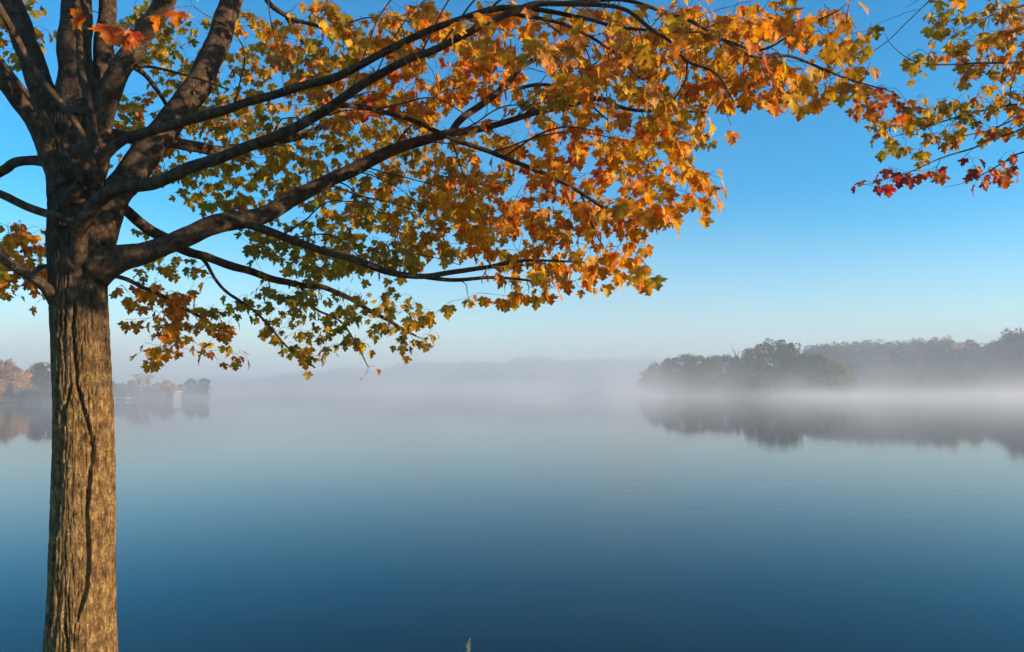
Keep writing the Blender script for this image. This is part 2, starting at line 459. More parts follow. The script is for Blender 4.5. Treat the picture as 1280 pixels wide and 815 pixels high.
def tree_skel(name, C, seed, n=14, rad0=0.022):
    r = np.random.default_rng(seed)
    parts = []
    S = catmull([(0, 0, -0.03, rad0), (0.01, 0, 0.25, rad0 * 0.8), (-0.01, 0.01, 0.55, rad0 * 0.5), (0, 0, 0.85, rad0 * 0.15)], 0.06)
    parts.append(tube(S, 7))
    for c in C[r.permutation(len(C))[:n]]:
        z0 = max(0.12, c[2] * 0.6)
        b = np.array((0, 0, z0)); m = (b + c) / 2 + np.array((0, 0, 0.02))
        parts.append(tube(catmull([(*b, rad0 * 0.35), (*m, rad0 * 0.22), (*c, rad0 * 0.06)], 0.08), 5))
    return joined(name, parts)


VAR = []
for k in range(6):
    cm, C = crown_mesh("crown", 100 + k, 6500, 60, low=0.02 if k % 2 else 0.06, leaf=0.024, slim=[1, 1.15, 0.9, 1.25, 1.0, 0.8][k])
    VAR.append((cm, tree_skel("trunk", C, k)))
cm_s, Cs = crown_mesh("crown", 140, 1500, 40, low=0.3, leaf=0.016, slim=1.0, sparse=1)
VAR.append((cm_s, tree_skel("trunk", Cs, 9, 36, 0.026)))
for cmv, tmv in VAR:
    cmv.materials.append(M_far); tmv.materials.append(M_limb)

PAL = dict(dark=(0.026, 0.042, 0.018), green=(0.045, 0.066, 0.024), olive=(0.10, 0.10, 0.035), pale=(0.24, 0.23, 0.09), rust=(0.36, 0.16, 0.05),
           orange=(0.66, 0.36, 0.09), red=(0.44, 0.15, 0.08), tan=(0.38, 0.25, 0.12), brown=(0.13, 0.085, 0.04))


def far_tree(px, dep, top_py, pal, label, group=None, var=None, width=1.0, sink=0.0):
    if px < 300:
        dep *= LEFT
    x = (px - 640) / FPX * dep
    z0 = float(far_h(np.array(px, float), np.array(dep, float)))
    z0 = max(z0, 0.02) - sink
    topz = at(px, top_py, dep)[2]
    h = max(topz - z0, 2.0)
    var = random.randrange(6) if var is None else var
    e = add("deciduous_tree", None, label=label, cat="tree", group=group, loc=(x, dep, z0))
    e.rotation_euler = (0, 0, random.uniform(0, 6.28))
    w = h * width
    for nm, me_ in (("trunk", VAR[var][1]), ("crown", VAR[var][0])):
        c = add(nm, me_, parent=e)
        c.scale = (w, w, h)
        if nm == "crown":
            j = random.uniform(0.8, 1.2)
            c.color = tuple(v * j for v in PAL[pal]) + (1,)
    return e


# left shore
LS = [(-45, 205, 452, 'olive', 1.0, "olive lakeside tree at the photo's left border beyond the big trunk", None),
      (2, 222, 447, 'tan', 1.0, "pale yellowish tree top rising behind the red topped tree", None),
      (14, 206, 455, 'red', 1.15, "red topped round tree on the left shore beside the trunk", 3),
      (17, 201.5, 463, 'orange', 1.4, "golden orange bushy tree in front of the red topped tree", 1),
      (36, 212, 468, 'dark', 0.9, "dark rounded tree between the orange tree and the big trunk", None),
      (48, 216, 452, 'brown', 0.95, "tall dark brown tree just left of the big trunk", None),
      (60, 212, 453, 'brown', 0.9, "dull brown tree half hidden behind the big trunk's left edge", None),
      (80, 216, 456, 'olive', 1.1, "olive tree hidden behind the big trunk on the far shore", None),
      (110, 226, 460, 'olive', 1.1, "green tree behind the big trunk on the far shore", None),
      (138, 244, 474, 'olive', 1.2, "low olive tree just right of the big trunk on the far shore", None),
      (152, 246, 478, 'pale', 1.3, "pale green low tree right of the big trunk", 3),
      (166, 250, 474, 'red', 0.8, "small pinkish red tree left of the bare spreading tree", 5),
      (174, 262, 465, 'tan', 1.2, "tall thin leaved grey tan tree on the left shore", 6),
      (186, 264, 466, 'tan', 1.2, "bare looking spreading tree left of the golden tree", 6),
      (200, 256, 477, 'orange', 1.2, "golden tan round tree next to the small shed", 3),
      (212, 258, 474, 'orange', 1.0, "light orange tree directly behind the small shed", 1),
      (226, 300, 480, 'dark', 1.2, "faint dark bush right behind the small shed", None),
      (240, 300, 472, 'dark', 0.9, "faint misty tree just right of the small shed", None),
      (256, 301, 471, 'dark', 0.95, "rightmost faint misty tree of the left shore", None)]
for px, dep, ty, pal, w, lab, var in LS:
    far_tree(px, dep, ty, pal, lab, "trees along the left far shore", var, w)

for px, dep, ty, pal, lab in ((4, 200.5, 484, 'brown', "low brown thicket under the orange tree at the photo's left border"), (28, 201, 482, 'dark', "low dark thicket under the dark rounded tree on the left shore"),
                              (50, 203, 484, 'olive', "low olive thicket at the waterline just left of the big trunk"), (146, 243, 487, 'olive', "low olive thicket at the waterline just right of the big trunk"),
                              (160, 247, 485, 'brown', "low brown thicket behind the white boats"), (176, 254, 484, 'olive', "low thicket under the bare spreading tree"),
                              (192, 255, 484, 'tan', "low tan thicket left of the golden tree"), (206, 256, 483, 'brown', "low brown thicket beside the small shed's left wall"),
                              (233, 296, 487, 'dark', "low faint thicket right of the small shed"), (250, 302, 486, 'dark', "low faint thicket between the two misty trees")):
    far_tree(px, dep, ty, pal, lab, "low thickets along the left far shore", 3, 1.7, 0.4)

# wooded point on the right
WP = [(812, 252, 463, 'dark', "leftmost low tree at the tip of the wooded point"),
      (822, 256, 452, 'dark', "second tree from the tip of the wooded point"),
      (838, 258, 446, 'dark', "rounded dark tree near the tip of the wooded point"),
      (856, 256, 439, 'green', "domed dark green tree standing above the tip of the point"),
      (872, 260, 441, 'dark', "dark tree right of the domed tree on the point"),
      (890, 258, 443, 'brown', "brownish tree left of the bare forked snag"),
      (907, 262, 440, 'brown', "brown topped tree beside the bare forked snag"),
      (925, 258, 443, 'dark', "dark tree right of the bare forked snag"),
      (943, 264, 432, 'rust', "thin rusty topped tree left of the tallest tree of the point"),
      (968, 264, 421, 'green', "tallest tree of the wooded point with open airy top"),
      (984, 262, 428, 'brown', "brownish tree leaning on the right of the tallest tree"),
      (1002, 258, 440, 'dark', "dark green tree right of the tallest tree of the point"),
      (1018, 256, 441, 'green', "green tree left of the orange streaked tree"),
      (1030, 256, 445, 'rust', "orange streaked tree near the right end of the point"),
      (1046, 254, 449, 'pale', "pale yellow green tree at the right end of the point"),
      (1056, 255, 460, 'pale', "small pale tree closing the right end of the wooded point")]
for px, dep, ty, pal, lab in WP:
    far_tree(px, dep, ty, pal, lab, "trees of the wooded point", None, 0.95)
for px in range(818, 1016, 15):        # understory filling the front of the point down to the water
    far_tree(px + random.uniform(-5, 5), 252.5, 464 + random.uniform(-7, 7), random.choice(['dark', 'dark', 'green', 'brown']),
             "dark shaggy waterside tree at the foot of the wooded point", "waterside trees of the wooded point", None, 1.3)
far_tree(1000, 250.6, 485.5, 'rust', "small pinkish bush at the waterline of the wooded point", None, 3, 1.4)

# wooded rise farther right
tops_x = [1010, 1025, 1060, 1100, 1130, 1165, 1185, 1200, 1230, 1250, 1265, 1280, 1310, 1400]
tops_y = [432, 428, 427, 426, 423, 422, 420, 424, 427, 425, 419, 409, 412, 415]
skyline = []
for row, (dep0, dy, st) in enumerate(((372, 0, 11), (350, 10, 12), (330, 22, 12), (312, 40, 11))):
    px = 1012 + row * 4 if row < 3 else 1058
    while px < 1325:
        pal = random.choice(['dark', 'dark', 'green', 'brown', 'dark', 'olive'])
        if row == 0 and random.random() < 0.4:
            pal = random.choice(['rust', 'brown', 'rust', 'tan'])
        lab = ["dark tree on the skyline of the wooded rise at the right", "dark tree in the upper middle of the wooded rise at the right",
               "dark tree in the lower middle of the wooded rise at the right", "misty waterside tree at the foot of the wooded rise at the right"][row]
        gr = ["skyline trees of the wooded rise", "upper middle trees of the wooded rise", "lower middle trees of the wooded rise", "waterside trees of the wooded rise"][row]
        if row == 0:
            if pal in ('rust', 'tan'):
                lab = "rusty orange topped tree on the skyline of the wooded rise"; gr = "rusty skyline trees of the wooded rise"
        tr_new = far_tree(px, dep0 + random.uniform(-7, 7), float(np.interp(px, tops_x, tops_y)) + dy + random.uniform(-2.5, 4), pal, lab, gr, None, random.uniform(0.85, 1.1), 0.5)
        if row == 0 and px < 1272:
            skyline.append((px, pal, tr_new))
        px += st * random.uniform(0.75, 1.2)
far_tree(1274, 322, 410, 'brown', "tall brown tree at the photo's right border standing above the rise", None, 1, 0.8)
far_tree(1198, 352, 427, 'orange', "bright orange tree high on the wooded rise at the right", None, 3, 0.8)

ORD = "first second third fourth fifth sixth seventh eighth ninth tenth eleventh twelfth thirteenth fourteenth fifteenth sixteenth seventeenth eighteenth nineteenth twentieth".split()
for side_, lst in (("left", [t for t in skyline[::-1] if t[0] < 1198]), ("right", [t for t in skyline if t[0] >= 1198])):
    for n_, (px, pal, t_) in enumerate(lst[:20]):
        tone = dict(rust="rusty orange", tan="pale tan", brown="brownish", olive="olive").get(pal, "dark green")
        t_["label"] = f"{tone} skyline tree, {ORD[n_]} {side_} of the wooded rise's bright orange tree"
        t_["group"] = "skyline trees of the wooded rise"

# the far ridge, one hazy wood
r = np.random.default_rng(5)
P = []
for k in range(5200):
    px = r.uniform(240, 1090); dep = r.uniform(1085, 1270)
    P.append(((px - 640) / FPX * dep, dep, float(far_h(np.array(px), np.array(dep)))))
P = np.array(P)
hh = r.uniform(8, 16, len(P)) * (0.8 + 0.35 * np.sin(P[:, 0] * 0.05) * np.sin(P[:, 0] * 0.013 + 1))
reps = 16
d = r.normal(size=(len(P), reps, 3)); d /= np.linalg.norm(d, axis=2)[..., None]
Q = P[:, None, :] + np.array((0, 0, 0.55)) * hh[:, None, None] + d * (hh[:, None, None] * np.array((0.42, 0.42, 0.48)))
V, F, L = quads_at(Q.reshape(-1, 3), 2.0, r)
o = add("woods", mesh_np("woods", V, F, L, smooth=False), M_far, kind="stuff")
o.color = (0.05, 0.06, 0.03, 1)

# ------------------------------------------------------------------ the near maple
TD = 4.0
TRUNK = [  # py, centre px, half width px
    (960, 98, 62), (900, 100, 53), (860, 100.5, 49), (815, 101, 46), (770, 102, 43), (730, 103, 42), (640, 103.5, 40.5), (560, 105, 38.5), (500, 104, 37.5), (440, 101.5, 37),
    (400, 99.5, 37), (360, 98, 37), (330, 98, 39), (300, 97, 40), (260, 96, 36), (220, 94, 37), (185, 92, 39), (150, 92, 36), (115, 95, 26), (80, 96, 22)]
CRACKS = [  # pixel polylines of the open fissures and their half widths (px) and depth (m)
    ([(105, 312), (116, 332), (124, 364), (127, 418)], 1.6, 0.012),
    ([(111, 377), (108, 412), (111, 450), (113, 479), (119, 504), (127, 536), (130, 560), (127, 603), (125, 635), (127, 695), (125, 730), (116, 768)], 2.3, 0.026),
    ([(101, 762), (107, 791), (109, 840)], 2.0, 0.02),
    ([(107, 478), (103, 500), (98, 515)], 3.2, 0.022),
    ([(98, 505), (97, 540), (92, 575), (93, 620), (88, 668), (84, 720), (80, 790)], 3.6, 0.020),
    ([(96, 380), (92, 430), (90, 480), (86, 540)], 1.6, 0.010),
    ([(104, 340), (100, 372), (99, 400), (101, 440)], 1.3, 0.009),
    ([(119, 400), (121, 440), (120, 452)], 1.0, 0.007),
    ([(135, 560), (136, 600), (134, 660)], 0.8, 0.004)]
zt = np.array([at(c, y, TD)[2] for y, c, h in TRUNK])
cxt = np.array([at(c, y, TD)[0] for y, c, h in TRUNK])
hwt = np.array([h * 0.905 * TD / FPX for y, c, h in TRUNK])
o_ = np.argsort(zt); zt, cxt, hwt = zt[o_], cxt[o_], hwt[o_]
NT, NZ = 300, 620
zz = np.linspace(0.36, zt[-1], NZ)
cx = np.interp(zz, zt, cxt); hw = np.interp(zz, zt, hwt)
ker = np.ones(25) / 25
cx = np.convolve(np.pad(cx, 12, 'edge'), ker, 'valid'); hw = np.convolve(np.pad(hw, 12, 'edge'), ker, 'valid')
th = np.linspace(0, 2 * math.pi, NT, endpoint=False)          # theta 0 = right (+x), 270 deg = towards the camera (-y)
crk = []
for line, wpx, dep in CRACKS:
    pts = np.array([at(px, py, TD)[[0, 2]] for px, py in line])
    pts = pts[np.argsort(pts[:, 1])]
    crk.append((pts[:, 1], pts[:, 0], wpx * TD / FPX, dep))
V = np.zeros((NZ, NT, 3))
for i, z in enumerate(zz):
    w = hw[i]
    lines = []
    for cz, cxx, cw, cd in crk:
        if cz[0] <= z <= cz[-1]:
            x = np.interp(z, cz, cxx) + 0.004 * mn.noise(Vector((z * 30, cw * 900, 0))) + 0.0025 * mn.noise(Vector((z * 90, cw * 900, 3)))
            s = max(-0.98, min(0.98, (x - cx[i]) / w))
            end = min(1, (z - cz[0]) / 0.08, (cz[-1] - z) / 0.08)
            lines.append((1.5 * math.pi + math.asin(s), cw * (0.55 + 0.45 * end) * (0.8 + 0.5 * mn.noise(Vector((z * 22, cw * 500, 1)))), cd * end ** 0.5))
    for j in range(NT):
        t = th[j]
        q = Vector((math.cos(t) * 1.0, math.sin(t) * 1.0, 0))
        big = 0.05 * mn.noise(Vector((q.x * 1.3, q.y * 1.3, z * 1.1 + 5)))
        ph = 0.35 * mn.noise(Vector((q.x * 2, q.y * 2, z * 4)))
        # furrows running up the trunk, meandering
        a = mn.noise(Vector((q.x * 7 + ph, q.y * 8, z * 3.4 + 9)))
        b = mn.noise(Vector((q.x * 16 + ph * 2, q.y * 17, z * 12 + 2)))
        fur = 1 - abs(a) * 2.6
        fur2 = 1 - abs(b) * 2.6
        c = mn.noise(Vector((q.x * 40, q.y * 40, z * 22)))
        amt = 0.6 + 0.8 * mn.noise(Vector((q.x * 1.5 + 4, q.y * 1.5, z * 1.2)))
        disp = -0.0052 * max(0, fur) ** 2 * (0.5 + amt) - 0.0034 * max(0, fur2) ** 2 * (0.6 + amt) + 0.0024 * c
        r_ = w * (1 + big) + disp
        for (tc_, cw, cd) in lines:
            dx = abs((t - tc_ + math.pi) % (2 * math.pi) - math.pi) * w
            if dx < cw * 4:
                if dx < cw:
                    r_ -= cd
                else:
                    e = (dx - cw) / (cw * 3)
                    r_ -= cd * 0.5 * math.exp(-e * 6); r_ += 0.003 * math.exp(-((e - 0.35) / 0.3) ** 2)
        V[i, j] = (cx[i] + math.cos(t) * r_, TD + math.sin(t) * r_ * 0.97, z)
i = np.arange(NZ - 1)[:, None] * NT; j = np.arange(NT)[None, :]; k = (j + 1) % NT
F = np.stack((i + j, i + k, i + NT + k, i + NT + j), -1).reshape(-1)
trunk_me = mesh_np("trunk", V.reshape(-1, 3), np.concatenate((F, np.arange((NZ - 1) * NT, NZ * NT))), [4] * ((NZ - 1) * NT) + [NT])

TREE = "great maple on the near bank with furrowed trunk and orange, gold and green leaves"
base = Vector((float(cx[0]), TD, 0.40))
tree = add("maple_tree", None, label=TREE, cat="tree", loc=base)
inv = -np.array(base)


def part(name, me_, mat, parent=tree, off=inv, **kw):
    me_.transform(Matrix.Translation(Vector(off)))
    return add(name, me_, mat, parent, **kw)


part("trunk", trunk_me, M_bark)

# limbs: (px, py, half width px, depth)
LIMBS = [
    [(96, 150, 30, 4.0), (96, 100, 22, 4.0), (96, 50, 20, 4.0), (97, 0, 18, 4.0), (96, -120, 15, 4.05), (100, -300, 10, 4.2), (108, -480, 5, 4.4)],
    [(112, 190, 20, 3.98), (125, 130, 16, 4.03), (130, 80, 13, 4.08), (134, 0, 10, 4.15), (140, -120, 8, 4.3), (160, -260, 4, 4.6)],
    [(96, 215, 30, 4.0), (72, 160, 20, 4.0), (55, 118, 16, 4.02), (36, 66, 14.5, 4.05), (14, 0, 14, 4.1), (-30, -120, 11, 4.2), (-80, -300, 6, 4.4)],
    [(90, 235, 26, 3.97), (66, 185, 18, 3.93), (46, 150, 13, 3.9), (22, 121, 12, 3.85), (0, 96, 11, 3.8), (-40, 50, 10, 3.75), (-120, -40, 7, 3.7), (-220, -120, 3, 3.6)],
    [(104, 215, 26, 4.0), (128, 150, 17, 3.97), (150, 97, 14, 3.93), (182, 46, 12.5, 3.9), (206, 0, 12, 3.85), (250, -110, 9, 3.7), (300, -260, 5, 3.6)],
    [(112, 300, 28, 4.02), (133, 262, 21, 4.06), (152, 233, 19, 4.1), (177, 198, 18.5, 4.18), (206, 162, 18, 4.25), (249, 108, 16.5, 4.38), (271, 52, 14.5, 4.5), (291, 0, 13.5, 4.6), (330, -110, 11, 4.8), (400, -260, 6, 5.0)],
    [(120, 335, 27, 4.0), (152, 321, 17, 4.0), (180, 315, 14, 4.02), (209, 306, 13, 4.05), (262, 285, 12.5, 4.1), (298, 275, 12, 4.15), (335, 267, 11, 4.2), (372, 247, 10, 4.28), (421, 221, 8.5, 4.36), (491, 186, 7.5, 4.45), (555, 168, 5.5, 4.5), (620, 157, 4.0, 4.5), (690, 137, 3.4, 4.45), (744, 124, 3.2, 4.4), (789, 137, 2.4, 4.35), (885, 140, 1.2, 4.3)],
    [(98, 350, 8, 3.96), (99, 322, 11, 3.90), (102, 296, 10.5, 3.85), (109, 271, 9, 3.78), (128, 246, 9, 3.74), (150, 235, 8.5, 3.70), (185, 231, 8, 3.66), (235, 213, 7.5, 3.58), (298, 184, 7, 3.5), (355, 161, 6.5, 3.4), (418, 129, 6, 3.3), (504, 78, 5.2, 3.2), (549, 61, 4.8, 3.12), (640, 17, 4.2, 3.0), (684, 4, 3.6, 2.97), (770, 9, 2.6, 2.9), (811, 35, 2.4, 2.85), (837, 51, 2.2, 2.82), (859, 77, 2.0, 2.8), (894, 92, 1.6, 2.78), (917, 128, 1.0, 2.76)],
    [(118, 232, 10, 3.85), (124, 204, 7, 3.74), (150, 180, 6.6, 3.68), (188, 165, 6.2, 3.6), (275, 139, 5.6, 3.5), (320, 126, 5.4, 3.42), (412, 98, 5, 3.3), (504, 54, 4.5, 3.2), (587, 19, 4, 3.1), (645, 9, 3.6, 3.05), (732, 24, 2.6, 3.0), (780, 37, 2.1, 2.95), (875, 41, 1.2, 2.9)],
    [(105, 200, 9, 4.15), (133, 169, 8, 4.25), (165, 171, 7.6, 4.35), (220, 181, 7.2, 4.6), (275, 188, 6.8, 4.85), (320, 183, 5.6, 5.1), (400, 158, 4, 5.5), (480, 120, 2, 5.9)],
    [(104, 282, 6, 3.84), (90, 276, 6, 3.79), (67, 270, 5.5, 3.76), (30, 258, 5, 3.72), (0, 244, 4.8, 3.68), (-60, 215, 4, 3.6), (-160, 180, 2, 3.5)],
    [(125, 240, 14, 4.2), (147, 255, 7.5, 4.35), (198, 296, 7, 4.7), (237, 313, 6, 5.0), (298, 333, 5, 5.4), (369, 356, 4, 5.8), (415, 364, 3.3, 6.0), (476, 396, 2.4, 6.2), (520, 420, 1.2, 6.3)],
    [(228, 308, 3.0, 4.92), (254, 324, 2.4, 5.05), (280, 361, 1.9, 5.3), (323, 392, 1.6, 5.5), (362, 436, 1.1, 5.7), (394, 460, 0.9, 5.8)],
    [(375, 356, 2.0, 5.84), (392, 384, 1.6, 5.9), (426, 402, 1.3, 6.0), (447, 434, 0.9, 6.05), (460, 458, 0.6, 6.05)],
    [(296, 276, 6, 4.15), (340, 289, 5.2, 4.12), (405, 312, 4.8, 4.1), (480, 337, 4.2, 4.1), (525, 345, 3.6, 4.08), (560, 343, 3.2, 4.05), (604, 336, 2.8, 4.0), (661, 325, 2, 3.95), (730, 327, 1, 3.9)],
    [(522, 345, 2.8, 4.08), (570, 350, 2.6, 4.15), (618, 347, 2.2, 4.2), (680, 352, 1.2, 4.25)],
    [(416, 131, 3.8, 3.3), (450, 133, 3.4, 3.4), (475, 138, 3.2, 3.5), (523, 153, 3.2, 3.65), (575, 178, 3.1, 3.75), (640, 201, 3, 3.8), (700, 226, 2.8, 3.82), (765, 265, 2.2, 3.8), (801, 290, 1.3, 3.75)],
    [(560, 170, 4.4, 4.5), (582, 143, 4.6, 4.55), (620, 117, 4.2, 4.6), (652, 84, 3.4, 4.65), (687, 64, 2.8, 4.7), (725, 45, 2, 4.75)],
    [(640, 112, 2.4, 4.6), (680, 106, 2.2, 4.6), (720, 118, 1.6, 4.55), (760, 150, 1.0, 4.5)],
    [(120, 262, 5, 3.86), (122, 225, 4, 3.7), (112, 190, 3.8, 3.64), (98, 160, 3.8, 3.62), (69, 122, 3.9, 3.6), (43, 90, 4, 3.58), (20, 49, 4.2, 3.55), (0, 12, 4.2, 3.5), (-40, -60, 3.5, 3.45), (-90, -150, 2, 3.4)],
    [(66, 190, 6, 3.9), (60, 160, 4, 3.84), (47, 135, 3.6, 3.8), (20, 98, 3.4, 3.75), (0, 73, 3.2, 3.7), (-50, 10, 2.2, 3.6)],
    [(122, 215, 5, 3.8), (118, 180, 4.4, 3.75), (113, 130, 4.2, 3.72), (101, 80, 4, 3.72), (98, 0, 3.6, 3.7), (90, -90, 2.4, 3.7)],
    [(80, 262, 10, 3.92), (100, 222, 5, 3.78), (88, 200, 3.5, 3.76), (70, 168, 3, 3.74), (52, 140, 2, 3.72)],
    [(72, 375, 12, 3.95), (58, 362, 7, 3.86), (37, 346, 6.2, 3.82), (9, 328, 6, 3.8), (-4, 305, 5.6, 3.8), (-18, 270, 4.5, 3.8), (-60, 200, 3, 3.8)],
    [(40, 345, 3.2, 3.84), (48, 335, 3, 3.95), (62, 330, 2.6, 4.1), (90, 322, 2, 4.4)],
    [(70, 205, 9, 4.05), (48, 201, 6.5, 4.1), (18, 206, 6.2, 4.15), (0, 216, 6, 4.2), (-60, 235, 5, 4.3), (-150, 240, 3, 4.5)],
    [(168, 84, 4, 3.92), (177, 90, 3.4, 4.0), (187, 100, 3, 4.1), (204, 125, 2.4, 4.3), (216, 150, 1.4, 4.5)],
    [(170, 82, 2.6, 3.92), (200, 86, 1.8, 3.95), (240, 97, 1.4, 4.0), (285, 112, 0.9, 4.1)],
    [(318, -70, 6, 4.72), (331, -5, 3.4, 4.7), (358, 20, 3, 4.7), (400, 34, 2.4, 4.75), (445, 55, 1.4, 4.8)],
    [(358, 22, 2, 4.7), (372, 45, 1.6, 4.75), (400, 80, 1, 4.85)],
    [(128, 345, 5, 4.1), (141, 345, 2.8, 4.25), (184, 360, 2.6, 4.8), (237, 388, 2, 5.3), (270, 410, 1.2, 5.6)],
    [(700, 4, 3, 2.97), (780, 2, 2.5, 3.1), (850, 22, 2.3, 3.2), (900, 48, 2.2, 3.25), (946, 72, 2, 3.3), (988, 71, 1.8, 3.35), (1036, 89, 1.5, 3.4), (1068, 102, 1.2, 3.4), (1118, 116, 0.6, 3.4)],
    [(900, 48, 1.8, 3.25), (950, 62, 1.6, 3.15), (1004, 34, 1.3, 3.1), (1050, 12, 0.8, 3.0)],
    [(859, 77, 1.6, 2.8), (857, 100, 1.4, 2.85), (843, 124, 1, 2.9)],
    [(726, 240, 1.6, 3.82), (740, 280, 1.2, 3.85), (752, 305, 0.8, 3.9)],
    [(640, 17, 2.6, 3.0), (700, 30, 2.2, 3.1), (760, 62, 1.8, 3.2), (800, 100, 1.2, 3.3)],
    [(250, -110, 5, 3.7), (330, -90, 4.4, 3.4), (450, -70, 4, 3.1), (600, -60, 3, 2.9), (760, -50, 2.4, 2.8), (900, -30, 1.6, 2.7), (1000, -5, 1, 2.7)],
    [(330, -110, 7, 4.8), (450, -100, 6, 5.0), (600, -90, 5, 5.2), (760, -60, 4, 5.3), (900, -20, 2, 5.3)],
]


def limb_rows(L):
    rows = []
    for px, py, h, dep in L:
        p = at(px, py, dep)
        rows.append((*p, h * dep / FPX))
    return rows


nodes_p, nodes_r, nodes_t, nodes_tree = [], [], [], []


def register(S, which, frm=0):
    T = np.gradient(S[:, :3], axis=0); T /= np.linalg.norm(T, axis=1)[:, None] + 1e-9
    for q, t in zip(S[frm:], T[frm:]):
        nodes_p.append(q[:3]); nodes_r.append(q[3]); nodes_t.append(t); nodes_tree.append(which)


for li, L in enumerate(LIMBS):
    S = catmull(limb_rows(L), 0.022)
    # slight wander so that limbs are not ruled curves
    n = len(S)
    wob = np.array([[mn.noise(Vector((i * 0.09, li * 3.1, c * 7.7))) for c in range(3)] for i in range(n)])
    S[:, :3] += wob * np.minimum(np.arange(n) / 12.0, 1)[:, None] * np.minimum(0.75 * S[:, 3:4] + 0.004, 0.022)
    S[:, 3] *= 1 + 0.07 * wob[:, 0]
    big = S[:, 3].max() > 0.018
    v, f, l = tube(S, 26 if big else 12, 0.085 if big else 0.035, li * 1.7)
    part("branch", mesh_np("branch", v, f, l), M_limb)
    register(S, 0, 3 if li > 5 else 6)

# second maple: out of frame on the right, its branches reach in
TREE2 = "second maple at the right whose thin branches with olive, orange and red leaves hang in"
b2 = Vector((6.2, 4.9, 0.25))
tree2 = add("maple_tree", None, label=TREE2, cat="tree", loc=b2)
inv2 = -np.array(b2)
S = catmull([(6.2, 4.9, 0.2, .24), (6.2, 4.9, 0.7, .19), (6.18, 4.92, 2.0, .16), (6.22, 4.9, 3.2, .14), (6.2, 4.95, 4.6, .10), (6.25, 4.9, 6.5, .05)], 0.03)
v, f, l = tube(S, 40, 0.06, 4)
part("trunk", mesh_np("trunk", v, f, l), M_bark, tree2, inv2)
L2 = [
    [(6.2, 4.9, 3.3, .06), (5.4, 4.85, 3.75, .035), at(1420, -10, 4.75), .012, at(1280, 6, 4.7), .007, at(1221, 29, 4.65), .004, at(1189, 51, 4.6), .002],
    [(6.2, 4.9, 2.9, .06), (5.2, 4.8, 3.5, .03), at(1400, 70, 4.65), .011, at(1280, 77, 4.5), .007, at(1195, 79, 4.4), .005, at(1144, 77, 4.35), .003, at(1115, 57, 4.3), .002, at(1106, 41, 4.3), .001],
    [(6.2, 4.9, 2.7, .06), (5.2, 4.8, 3.2, .03), at(1400, 112, 4.8), .012, at(1280, 129, 4.7), .007, at(1201, 145, 4.6), .005, at(1144, 163, 4.5), .003, at(1112, 172, 4.45), .0015],
    [(6.2, 4.9, 2.6, .06), (5.2, 4.9, 3.0, .03), at(1400, 125, 5.0), .012, at(1280, 146, 4.9), .006, at(1227, 166, 4.8), .004, at(1176, 174, 4.75), .002],
    [(6.2, 4.9, 2.5, .06), (5.2, 4.7, 2.95, .03), at(1400, 140, 4.6), .012, at(1265, 166, 4.5), .006, at(1214, 185, 4.45), .005, at(1176, 198, 4.4), .004, at(1131, 217, 4.35), .0025, at(1074, 233, 4.3), .001],
    [(6.2, 4.9, 2.4, .06), (5.2, 4.8, 2.8, .028), at(1400, 165, 4.8), .011, at(1280, 190, 4.6), .005, at(1253, 204, 4.55), .004, at(1211, 226, 4.5), .0025, at(1179, 234, 4.45), .001],
    [(6.2, 4.9, 3.6, .06), (5.5, 5.3, 4.3, .035), at(1400, -80, 5.5), .02, at(1240, -60, 5.2), .01, at(1120, -20, 4.8), .003],
]
for li, L in enumerate(L2):
    rows = []; k = 0
    while k < len(L):
        if len(L[k]) == 4 and not isinstance(L[k], np.ndarray):
            rows.append(L[k]); k += 1
        else:
            rows.append((*L[k], L[k + 1])); k += 2
    S = catmull(rows, 0.025)
    n = len(S)
    wob = np.array([[mn.noise(Vector((i * 0.11, li * 5.1 + 70, c * 7.7))) for c in range(3)] for i in range(n)])
    S[:, :3] += wob * 0.008
    v, f, l = tube(S, 10, 0.03, li)
    part("branch", mesh_np("branch", v, f, l), M_limb, tree2, inv2)
    register(S, 1, int(n * 0.35))

def secondary(which, tr_, iv, count, seed, r_lo):
    """side branches that leave the limbs at an acute angle and droop a little"""
    rr = np.random.default_rng(seed)
    made = 0
    for _ in range(4000):
        if made >= count:
            break
        k = int(rr.integers(len(nodes_p)))
        if nodes_tree[k] != which or not (r_lo < nodes_r[k] < 0.05):
            continue
        p, t, r0 = np.array(nodes_p[k]), np.array(nodes_t[k]), nodes_r[k]
        if which == 0 and (p[0] < -1.3):
            continue
        side = np.cross(t, rr.normal(size=3)); side /= np.linalg.norm(side)
        d = t * rr.uniform(0.6, 1.2) + side; d[2] *= 0.35; d /= np.linalg.norm(d)
        L = rr.uniform(0.45, 1.2)
        e = p + d * L + np.array((0, 0, -0.12 * L))
        x, y, f = proj(e)
        if e[1] < 2.4 or (x > 820 and which == 0) or (y > 340 - 0.1 * abs(x - 500)) or (y > -20 and y < 0 and False):
            continue
        m = p + d * L * 0.5 + rr.normal(size=3) * 0.06 * L + np.array((0, 0, 0.03))
        rb = min(r0 * 0.55, rr.uniform(0.0028, 0.006))
        S = catmull([(*p, rb), (*m, rb * 0.75), (*e, 0.0016)], 0.03)
        n = len(S)
        wob = np.array([[mn.noise(Vector((i * 0.16, made * 2.3 + seed, c * 7.7))) for c in range(3)] for i in range(n)])
        S[:, :3] += wob * 0.014 * np.minimum(np.arange(n) / 5.0, 1)[:, None]
        v, f_, l = tube(S, 7, 0.03, made)
        part("branch", mesh_np("branch", v, f_, l), M_twig, tr_, iv)
        register(S, which, 2)
        made += 1


secondary(0, tree, inv, 62, 21, 0.006)
secondary(1, tree2, inv2, 14, 22, 0.006)

